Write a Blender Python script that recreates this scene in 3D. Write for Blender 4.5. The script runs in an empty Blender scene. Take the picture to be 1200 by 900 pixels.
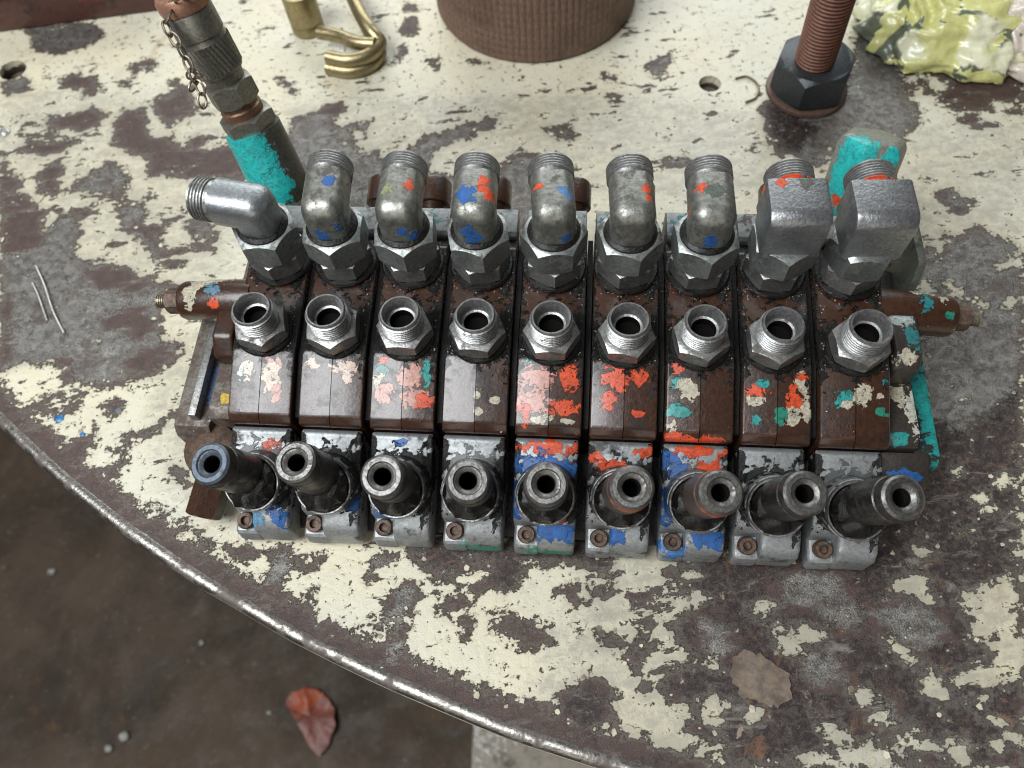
import bpy, bmesh, math, random
import numpy as np
from mathutils import Vector, Matrix, noise as mnoise

random.seed(7)
MM = 0.001
scene = bpy.context.scene
COL = scene.collection

# ------------------------------------------------------------------ camera
PHI, ROLL, F = math.radians(63.0), -0.1155, 911.45      # pitch below horizon, roll, focal length in photo pixels
HC = 488.0                                               # camera height above the table, mm
_c, _s = math.cos(PHI), math.sin(PHI)
FW = Vector((0, _c, -_s)); UP0 = Vector((0, _s, _c)); RT0 = Vector((1, 0, 0))
RT = RT0 * math.cos(ROLL) + UP0 * math.sin(ROLL)
UP = UP0 * math.cos(ROLL) - RT0 * math.sin(ROLL)
cam_d = bpy.data.cameras.new('camera'); cam = bpy.data.objects.new('camera', cam_d); COL.objects.link(cam)
m = Matrix((RT, UP, -FW)).transposed().to_4x4(); m.translation = Vector((0, 0, HC * MM))
cam.matrix_world = m
cam_d.sensor_width = 36.0; cam_d.lens = 36.0 * F / 1200.0
cam_d.clip_start = 0.01; cam_d.clip_end = 60
cam_d.dof.use_dof = True; cam_d.dof.focus_distance = 0.465; cam_d.dof.aperture_fstop = 6.5
scene.camera = cam

# ------------------------------------------------------------------ world and lamps (an open workshop, daylight from the far side and from above)
w = bpy.data.worlds.new('World'); scene.world = w; w.use_nodes = True
bg = w.node_tree.nodes['Background']; bg.inputs[0].default_value = (1.0, 0.96, 0.90, 1); bg.inputs[1].default_value = 0.07

def lamp(name, loc, target, sx, sy, power, col):
    d = bpy.data.lights.new(name, 'AREA'); d.shape = 'RECTANGLE'; d.size = sx; d.size_y = sy
    d.energy = power; d.color = col
    o = bpy.data.objects.new(name, d); COL.objects.link(o); o.location = loc
    o.rotation_euler = (Vector(target) - Vector(loc)).to_track_quat('-Z', 'Y').to_euler()
    return o
lamp('door_daylight', (0.4, 3.0, 1.55), (0, 0.3, 0), 3.2, 1.5, 76, (0.93, 0.98, 1.0))
lamp('roof_light', (-0.95, -0.15, 1.75), (0, 0.25, 0), 1.25, 1.0, 60, (0.93, 0.97, 1.0))
lamp('front_fill', (-0.6, -2.6, 1.1), (0, 0.2, 0), 2.6, 1.2, 16, (1.0, 0.95, 0.88))  # unseen fill light added from the camera side to lift the front faces

vs = scene.view_settings
vs.view_transform = 'Standard'; vs.look = 'None'; vs.gamma = 1.0; vs.exposure = 0.0
scene.cycles.use_denoising = True
scene.cycles.max_bounces = 6
scene.cycles.filter_width = 1.1

# ------------------------------------------------------------------ helpers
def T(u, v, z=0.0):
    """point (mm) at height z seen at photo pixel (u, v)"""
    D = FW + RT * ((u - 600) / F) + UP * ((450 - v) / F)
    t = (z - HC) / D.z
    return Vector((D.x * t, D.y * t, z))

YAW = -0.1694
VY, VX = 221.4, -13.0
_cy, _sy = math.cos(YAW), math.sin(YAW)
VLOC = Vector((_cy * VX - _sy * VY, _sy * VX + _cy * VY, 0))
def L(p):
    """world mm -> valve local mm"""
    d = Vector(p) - VLOC
    return Vector((_cy * d.x + _sy * d.y, -_sy * d.x + _cy * d.y, d.z))
def TL(u, v, z): return L(T(u, v, z))

def finish(bm, name, mat, parent=None, loc=None, rot=None, angle=35, smooth=True):
    """link a bmesh (in mm) as ONE mesh object"""
    bmesh.ops.scale(bm, vec=(MM, MM, MM), verts=bm.verts)
    bmesh.ops.recalc_face_normals(bm, faces=bm.faces)
    me = bpy.data.meshes.new(name); bm.to_mesh(me); bm.free()
    if smooth:
        me.polygons.foreach_set('use_smooth', [True] * len(me.polygons))
        me.set_sharp_from_angle(angle=math.radians(angle))
    return place(me, name, mat, parent, loc, rot)

def place(me, name, mat, parent=None, loc=None, rot=None):
    o = bpy.data.objects.new(name, me); COL.objects.link(o)
    if len(me.materials) == 0: me.materials.append(mat)
    if me.materials[0] != mat:
        o.material_slots[0].link = 'OBJECT'; o.material_slots[0].material = mat
    if parent: o.parent = parent
    if loc is not None: o.location = Vector(loc) * MM
    if rot is not None: o.rotation_euler = rot
    return o

def thing(o, label, cat, group=None):
    o['label'] = label; o['category'] = cat
    if group: o['group'] = group
    return o
def empty(name, loc=(0, 0, 0), rz=0):
    o = bpy.data.objects.new(name, None); COL.objects.link(o); o.empty_display_size = 0.02
    o.location = Vector(loc) * MM; o.rotation_euler = (0, 0, rz); return o

def lathe(prof, seg=40, closed=False, phase=0.0, bm=None, mat=None):
    """revolve [(r, z)] about z"""
    bm = bm or bmesh.new(); rings = []
    M = mat or Matrix()
    for r, z in prof:
        if r < 1e-6: rings.append([bm.verts.new(M @ Vector((0, 0, z)))])
        else: rings.append([bm.verts.new(M @ Vector((r * math.cos(phase + 2 * math.pi * k / seg), r * math.sin(phase + 2 * math.pi * k / seg), z))) for k in range(seg)])
    n = len(rings)
    for a in range(n if closed else n - 1):
        A, B = rings[a], rings[(a + 1) % n]
        for k in range(seg):
            k2 = (k + 1) % seg
            if len(A) == 1 and len(B) == 1: continue
            if len(A) == 1: bm.faces.new((A[0], B[k], B[k2]))
            elif len(B) == 1: bm.faces.new((A[k], A[k2], B[0]))
            else: bm.faces.new((A[k], A[k2], B[k2], B[k]))
    return bm

def threads(r, z0, z1, pitch=2.0, depth=0.9):
    p = []; n = max(2, int(round((z1 - z0) / pitch))); h = (z1 - z0) / n
    for k in range(n):
        z = z0 + k * h
        p += [(r - depth, z), (r - depth, z + h * .18), (r, z + h * .45), (r, z + h * .72)]
    p.append((r - depth, z1))
    return p

def hexnut(af, z0, z1, ch=1.6, bore=0.0, phase=0.0):
    """hexagon prism with turned chamfers at both ends"""
    R = af / math.sqrt(3); seg = 48; bm = bmesh.new(); rings = []
    def rad(a): 
        a = (a - phase + math.pi / 6) % (math.pi / 3) - math.pi / 6
        return (af / 2) / math.cos(a)
    rin = af / 2 - 0.6
    for z, lim in ((z0, rin), (z0 + ch * .9, R), (z1 - ch * .9, R), (z1, rin)):
        ring = []
        for k in range(seg):
            a = 2 * math.pi * k / seg; r = rad(a)
            if lim < R:
                rr = min(r, lim); ring.append(bm.verts.new((rr * math.cos(a), rr * math.sin(a), z)))
            else:
                dz = ch * .9 * max(0, (r - af / 2) / (R - af / 2)) 
                zz = (z0 + .15 + dz) if z < (z0 + z1) / 2 else (z1 - .15 - dz)
                ring.append(bm.verts.new((r * math.cos(a), r * math.sin(a), zz)))
        rings.append(ring)
    for a in range(3):
        for k in range(seg):
            k2 = (k + 1) % seg; bm.faces.new((rings[a][k], rings[a][k2], rings[a + 1][k2], rings[a + 1][k]))
    bm.faces.new(rings[0][::-1]); bm.faces.new(rings[-1])
    return bm

def prism(prof, x0, x1, bm=None, M=None):
    """extrude a (y, z) outline along x"""
    bm = bm or bmesh.new(); M = M or Matrix()
    A = [bm.verts.new(M @ Vector((x0, y, z))) for y, z in prof]; B = [bm.verts.new(M @ Vector((x1, y, z))) for y, z in prof]
    n = len(prof)
    for k in range(n): bm.faces.new((A[k], A[(k + 1) % n], B[(k + 1) % n], B[k]))
    bm.faces.new(A[::-1]); bm.faces.new(B)
    return bm

def box(x0, x1, y0, y1, z0, z1, bm=None):
    return prism([(y0, z0), (y1, z0), (y1, z1), (y0, z1)], x0, x1, bm)

def bevel(bm, wd, seg=2, ang=25):
    bmesh.ops.recalc_face_normals(bm, faces=bm.faces)
    es = [e for e in bm.edges if len(e.link_faces) == 2 and e.calc_face_angle(0) > math.radians(ang)]
    bmesh.ops.bevel(bm, geom=es, offset=wd, segments=seg, profile=0.6, affect='EDGES', clamp_overlap=True)
    return bm

def sweep(path, section, binormal, cap=True, scale=None):
    """sweep a closed (a, b) section along a planar path; a runs along the binormal"""
    bm = bmesh.new(); rings = []; P = [Vector(p) for p in path]; Bn = Vector(binormal).normalized()
    for k, p in enumerate(P):
        if k == 0: t = P[1] - P[0]
        elif k == len(P) - 1: t = P[-1] - P[-2]
        else: t = (P[k + 1] - P[k]).normalized() + (P[k] - P[k - 1]).normalized()
        t.normalize(); nrm = Bn.cross(t).normalized(); s = scale[k] if scale else 1
        rings.append([bm.verts.new(p + (Bn * a + nrm * b) * s) for a, b in section])
    n = len(section)
    for A, B in zip(rings, rings[1:]):
        for k in range(n): bm.faces.new((A[k], A[(k + 1) % n], B[(k + 1) % n], B[k]))
    if cap: bm.faces.new(rings[0][::-1]); bm.faces.new(rings[-1])
    return bm

def wire(path, r, seg=10):
    """round tube along any path"""
    bm = bmesh.new(); P = [Vector(p) for p in path]; rings = []; prev = None
    for k, p in enumerate(P):
        t = (P[min(k + 1, len(P) - 1)] - P[max(k - 1, 0)]).normalized()
        if prev is None:
            prev = t.orthogonal().normalized()
        prev = (prev - t * prev.dot(t)).normalized(); b = t.cross(prev)
        rr = r[k] if isinstance(r, (list, tuple)) else r
        rings.append([bm.verts.new(p + prev * rr * math.cos(2 * math.pi * j / seg) + b * rr * math.sin(2 * math.pi * j / seg)) for j in range(seg)])
    for A, B in zip(rings, rings[1:]):
        for j in range(seg): bm.faces.new((A[j], A[(j + 1) % seg], B[(j + 1) % seg], B[j]))
    bm.faces.new(rings[0][::-1]); bm.faces.new(rings[-1])
    return bm

def spline(pts, n=8):
    P = [Vector(p) for p in pts]; out = []
    Q = [P[0] * 2 - P[1]] + P + [P[-1] * 2 - P[-2]]
    for i in range(1, len(Q) - 2):
        for k in range(n):
            t = k / n; a, b, c, d = Q[i - 1], Q[i], Q[i + 1], Q[i + 2]
            out.append(0.5 * ((2 * b) + (c - a) * t + (2 * a - 5 * b + 4 * c - d) * t * t + (3 * b - 3 * c + d - a) * t ** 3))
    out.append(P[-1]); return out

def circle(r, n=28): return [(r * math.cos(2 * math.pi * k / n), r * math.sin(2 * math.pi * k / n)) for k in range(n)]

def union(bms, bev=0, seg=3, ang=25):
    """boolean union of closed bmeshes (mm), then a bevel; returns a bmesh"""
    obs = []
    for b in bms:
        bmesh.ops.recalc_face_normals(b, faces=b.faces)
        me = bpy.data.meshes.new('tmp'); b.to_mesh(me); b.free()
        o = bpy.data.objects.new('tmp', me); COL.objects.link(o); obs.append(o)
    for o in obs[1:]:
        md = obs[0].modifiers.new('u', 'BOOLEAN'); md.operation = 'UNION'; md.object = o; md.solver = 'EXACT'
    if bev:
        md = obs[0].modifiers.new('b', 'BEVEL'); md.width = bev; md.segments = seg; md.limit_method = 'ANGLE'; md.angle_limit = math.radians(ang)
    dg = bpy.context.evaluated_depsgraph_get(); dg.update()
    bm = bmesh.new(); bm.from_mesh(obs[0].evaluated_get(dg).to_mesh())
    for o in obs: bpy.data.objects.remove(o, do_unlink=True)
    return bm

def axisM(p0, p1):
    """matrix that puts z along p0->p1 with origin at p0"""
    z = (Vector(p1) - Vector(p0)).normalized()
    q = z.to_track_quat('Z', 'Y'); M = q.to_matrix().to_4x4(); M.translation = Vector(p0); return M
def euler_along(d): return Vector(d).normalized().to_track_quat('Z', 'Y').to_euler()

# ------------------------------------------------------------------ materials
class NT:
    def __init__(s, name):
        s.mat = bpy.data.materials.new(name); s.mat.use_nodes = True; s.t = s.mat.node_tree; s.n = s.t.nodes; s.l = s.t.links
        s.b = s.n['Principled BSDF']
    def new(s, t, **kw):
        x = s.n.new(t)
        for k, v in kw.items(): setattr(x, k, v)
        return x
    def put(s, a, b):
        if hasattr(a, 'bl_idname') or hasattr(a, 'links'): s.l.new(a, b)
        else: b.default_value = a
    def math(s, op, a, b=0.0, c=None, clamp=False):
        x = s.new('ShaderNodeMath', operation=op, use_clamp=clamp); s.put(a, x.inputs[0]); s.put(b, x.inputs[1])
        if c is not None: s.put(c, x.inputs[2])
        return x.outputs[0]
    def vmath(s, op, a, b=(0, 0, 0)):
        x = s.new('ShaderNodeVectorMath', operation=op); s.put(a, x.inputs[0]); s.put(b, x.inputs[1]); return x
    def mix(s, f, a, b):
        x = s.new('ShaderNodeMix', data_type='RGBA'); s.put(f, x.inputs[0]); s.put(a, x.inputs[6]); s.put(b, x.inputs[7]); return x.outputs[2]
    def mixf(s, f, a, b):
        x = s.new('ShaderNodeMix', data_type='FLOAT'); s.put(f, x.inputs[0]); s.put(a, x.inputs[2]); s.put(b, x.inputs[3]); return x.outputs[0]
    def noise(s, vec, scale, detail=6, rough=0.6, dist=0.0):
        x = s.new('ShaderNodeTexNoise'); s.put(vec, x.inputs['Vector']); x.inputs['Scale'].default_value = scale
        x.inputs['Detail'].default_value = detail; x.inputs['Roughness'].default_value = rough; x.inputs['Distortion'].default_value = dist
        return x.outputs[0]
    def step(s, v, a, b):
        x = s.new('ShaderNodeMapRange', interpolation_type='SMOOTHSTEP'); s.put(v, x.inputs[0]); x.inputs[1].default_value = a; x.inputs[2].default_value = b
        return x.outputs[0]
    def bump(s, h, dist, strength=1.0, prev=None):
        x = s.new('ShaderNodeBump'); s.put(h, x.inputs['Height']); x.inputs['Distance'].default_value = dist; x.inputs['Strength'].default_value = strength
        if prev is not None: s.put(prev, x.inputs['Normal'])
        return x.outputs[0]
    def attr(s, name):
        x = s.new('ShaderNodeAttribute'); x.attribute_name = name; return x.outputs['Fac']

def rgba(c): return (c[0], c[1], c[2], 1)
ORANGE = (0.66, 0.075, 0.018); TEAL = (0.012, 0.28, 0.26); CREAM = (0.52, 0.47, 0.35); BLUE = (0.018, 0.11, 0.35)
PINK = (0.52, 0.24, 0.185); TEALB = (0.013, 0.43, 0.41); BROWN = (0.050, 0.0205, 0.0105); DTEAL = (0.01, 0.17, 0.16); BLACK = (0.008, 0.007, 0.006)
OIL = (0.008, 0.0065, 0.0055); SOOT = (0.10, 0.10, 0.098); SOLID = (OIL, SOOT, TEALB)
GREEN = (0.02, 0.22, 0.15); YELLOW = (0.62, 0.42, 0.05)

def surf(name, base, base2, metallic, rough, rough2, spec=0.5, grime=(0.03, 0.022, 0.016), grime_amt=0.45, gscale=90, fscale=420,
         bump=0.00025, blobs=(), speck=None, specks=0.0, brown_spots=0.0, coat=0.0):
    """worn metal or paint: two base tones, oily grime in patches, fine relief, chips of other paint (blobs: x, y, z, radii mm, colour)"""
    k = NT(name); tc = k.new('ShaderNodeTexCoord').outputs['Object']; oi = k.new('ShaderNodeObjectInfo')
    off = k.vmath('SCALE', (7.3, 3.1, 5.7)); k.l.new(oi.outputs['Random'], off.inputs['Scale'])
    vec = k.vmath('ADD', tc, off.outputs[0]).outputs[0]
    n1 = k.noise(vec, gscale, 8, 0.62); n2 = k.noise(vec, fscale, 6, 0.65); n3 = k.noise(vec, gscale * 2.7, 8, 0.7, 0.4)
    col = k.mix(k.step(n2, 0.35, 0.68), rgba(base), rgba(base2))
    gm = k.step(k.math('ADD', n1, k.math('MULTIPLY', k.math('SUBTRACT', n3, 0.5), 0.55)), 0.78 - grime_amt * 0.5, 0.9 - grime_amt * 0.45)
    col = k.mix(k.math('MULTIPLY', gm, 0.85), col, rgba(grime))
    ro = k.mixf(gm, k.mixf(n3, rough, rough2), min(0.75, rough2 + 0.12))
    me = k.mixf(k.math('MULTIPLY', gm, 0.8), metallic, 0.0)
    h = k.math('ADD', k.math('MULTIPLY', n2, 0.6), k.math('MULTIPLY', n3, 0.5))
    if brown_spots:
        bs = k.step(k.noise(vec, gscale * 1.6, 7, 0.7), 0.72 - brown_spots * .3, 0.78 - brown_spots * .3)
        col = k.mix(bs, col, rgba((0.10, 0.05, 0.03))); ro = k.mixf(bs, ro, 0.6); me = k.mixf(bs, me, 0.1)
    if speck:
        sv = k.step(k.noise(vec, 330, 5, 0.6), 0.74 - specks * 0.2, 0.76 - specks * 0.2)
        col = k.mix(sv, col, rgba(speck)); me = k.mixf(sv, me, 0.0); h = k.math('ADD', h, sv)
    if blobs:
        w1 = k.noise(tc, 170, 5, 0.58, 0.5); w2 = k.noise(vec, 620, 6, 0.68); wc = k.step(k.math('ADD', k.math('MULTIPLY', k.noise(vec, 260, 7, 0.7, 0.6), 0.7), k.math('MULTIPLY', w2, 0.3)), 0.385, 0.42)
        wob = k.math('ADD', k.math('MULTIPLY', k.math('SUBTRACT', w1, 0.5), 3.6), k.math('MULTIPLY', k.math('SUBTRACT', w2, 0.5), 0.7))
        for (x, y, z, rx, ry, rz, c) in blobs:
            d = k.vmath('SUBTRACT', tc, (x * MM, y * MM, z * MM)).outputs[0]
            d = k.vmath('MULTIPLY', d, (1000 / rx, 1000 / ry, 1000 / rz)).outputs[0]
            ln = k.vmath('LENGTH', d).outputs['Value']
            f = k.math('MULTIPLY', k.step(k.math('ADD', ln, k.math('MULTIPLY', wob, 0.35) if c == TEALB else wob), 1.04, 0.95), 1.0 if c in SOLID else wc)
            tone = k.mix(k.math('MULTIPLY', k.step(k.math('ADD', k.math('MULTIPLY', w2, .5), k.math('MULTIPLY', n3, .5)), .38, .66), 0.75), rgba(c), rgba([v * 0.22 + .012 for v in c]))
            col = k.mix(f, col, tone); me = k.mixf(f, me, 0.0); ro = k.mixf(f, ro, 0.22 if c == OIL else 0.42)
            h = k.math('ADD', h, k.math('MULTIPLY', f, k.math('MULTIPLY', w2, 4.0) if c == OIL else 0.9))
    k.put(col, k.b.inputs['Base Color']); k.put(me, k.b.inputs['Metallic']); k.put(ro, k.b.inputs['Roughness'])
    k.b.inputs['Specular IOR Level'].default_value = spec
    if coat: k.b.inputs['Coat Weight'].default_value = coat; k.b.inputs['Coat Roughness'].default_value = 0.18
    k.put(k.bump(h, bump), k.b.inputs['Normal'])
    return k.mat

def brown_iron(name, blobs=(), **kw):
    a = dict(base=BROWN, base2=(0.032, 0.013, 0.007), metallic=0.0, rough=0.24, rough2=0.40, spec=0.42, grime=(0.012, 0.006, 0.004), grime_amt=0.56,
             gscale=70, fscale=330, bump=0.0005, speck=(0.35, 0.25, 0.18), specks=0.22, coat=0.30); a.update(kw)
    return surf(name, blobs=blobs, **a)
def zinc(name, blobs=(), **kw):
    a = dict(base=(0.36, 0.36, 0.345), base2=(0.24, 0.24, 0.23), metallic=0.85, rough=0.30, rough2=0.50, grime_amt=0.44, gscale=85, fscale=520,
             bump=0.0004, brown_spots=0.28, grime=(0.05, 0.04, 0.03)); a.update(kw)
    return surf(name, blobs=blobs, **a)
def alu(name, blobs=(), **kw):
    a = dict(base=(0.34, 0.35, 0.35), base2=(0.24, 0.25, 0.25), metallic=0.6, rough=0.42, rough2=0.58, grime_amt=0.52, gscale=60, fscale=500,
             bump=0.0003, grime=(0.035, 0.030, 0.028)); a.update(kw)
    return surf(name, blobs=blobs, **a)

M_zinc = zinc('zinc_plated_steel')
M_zinc_dirty = zinc('zinc_steel_oily', grime_amt=0.55, rough=0.26)
M_nut = zinc('nut_steel', base=(0.34, 0.36, 0.345), base2=(0.22, 0.235, 0.225), rough=0.32, rough2=0.5, grime_amt=0.50, bump=0.0003)
M_thread = zinc('thread_steel', base=(0.40, 0.40, 0.39), base2=(0.24, 0.24, 0.235), rough=0.3, grime_amt=0.40)
M_bore = surf('bore_shade_black', (0.004, 0.0035, 0.003), (0.006, 0.005, 0.0045), 0.0, 0.6, 0.8, spec=0.08, grime=(0.006, 0.005, 0.004), grime_amt=0.3)  # near-black colour stands in for the shade deep inside the holes
M_stub = zinc('stub_steel', base=(0.12, 0.115, 0.105), base2=(0.06, 0.057, 0.053), rough=0.22, rough2=0.4, grime=(0.014, 0.011, 0.009), grime_amt=0.60, brown_spots=0.35)
M_stub_face = zinc('stub_face', base=(0.20, 0.195, 0.185), base2=(0.11, 0.105, 0.10), rough=0.26, grime_amt=0.50, gscale=130)
M_stub_blue = surf('stub_face_blued', (0.085, 0.105, 0.13), (0.055, 0.07, 0.09), 0.5, 0.35, 0.5, grime_amt=0.45)
M_oil = surf('oily_rubber', (0.006, 0.0055, 0.005), (0.012, 0.010, 0.009), 0.0, 0.12, 0.30, spec=0.30, grime=(0.014, 0.010, 0.008), grime_amt=0.2, bump=0.0009, gscale=170, fscale=380, speck=(0.30, 0.26, 0.21), specks=0.14, coat=0.10)
M_collar = zinc('collar_steel_oily', base=(0.34, 0.34, 0.33), base2=(0.22, 0.22, 0.21), rough=0.22, grime_amt=0.66, gscale=120, bump=0.0006)
M_alu = alu('cast_aluminium')
M_brown = brown_iron('brown_iron')
M_bolt = surf('rusty_bolt', (0.12, 0.068, 0.043), (0.06, 0.035, 0.024), 0.25, 0.4, 0.6, grime_amt=0.60, gscale=180, bump=0.0006)
M_teal = surf('teal_paint_worn', (0.012, 0.36, 0.34), (0.014, 0.28, 0.27), 0.0, 0.35, 0.5, grime=(0.09, 0.085, 0.075), grime_amt=0.52, gscale=45, bump=0.0004)
M_olive = zinc('oily_green_grey_steel', base=(0.27, 0.26, 0.22), base2=(0.18, 0.17, 0.145), rough=0.3, grime_amt=0.38, bump=0.0003)
M_rust = surf('rusted_thread', (0.16, 0.065, 0.038), (0.10, 0.04, 0.025), 0.25, 0.45, 0.65, grime_amt=0.3, gscale=60, fscale=300, bump=0.0004)
M_blacknut = surf('black_oxide_nut', (0.045, 0.050, 0.055), (0.03, 0.033, 0.036), 0.55, 0.32, 0.45, grime=(0.12, 0.07, 0.045), grime_amt=0.28)
M_gold = surf('yellow_zinc', (0.38, 0.31, 0.16), (0.28, 0.235, 0.14), 0.9, 0.28, 0.46, grime_amt=0.45, grime=(0.12, 0.09, 0.05), gscale=60, bump=0.0004)
M_chain = zinc('chain_steel', base=(0.30, 0.26, 0.2), base2=(0.2, 0.16, 0.12), rough=0.3)
M_knurl = surf('brown_ring_metal', (0.19, 0.115, 0.085), (0.13, 0.075, 0.055), 0.35, 0.38, 0.55, grime_amt=0.35, gscale=25, fscale=260, bump=0.0003)

# ------------------------------------------------------------------ the round table
TC = Vector((454.0, 1072.0)); TR = 1149.0
def sdpoly(X, Y, poly):
    """signed distance (mm, positive inside) to a polygon"""
    P = np.array(poly, float); n = len(P); d = np.full(X.shape, 1e18); ins = np.zeros(X.shape, bool)
    for i in range(n):
        a, b = P[i], P[(i + 1) % n]; e = b - a; wx, wy = X - a[0], Y - a[1]
        t = np.clip((wx * e[0] + wy * e[1]) / (e @ e + 1e-9), 0, 1)
        d = np.minimum(d, (wx - t * e[0]) ** 2 + (wy - t * e[1]) ** 2)
        if a[1] != b[1]:
            c = ((a[1] > Y) != (b[1] > Y)) & (X < (b[0] - a[0]) * (Y - a[1]) / (b[1] - a[1]) + a[0]); ins ^= c
    return np.where(ins, 1, -1) * np.sqrt(d)

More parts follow.
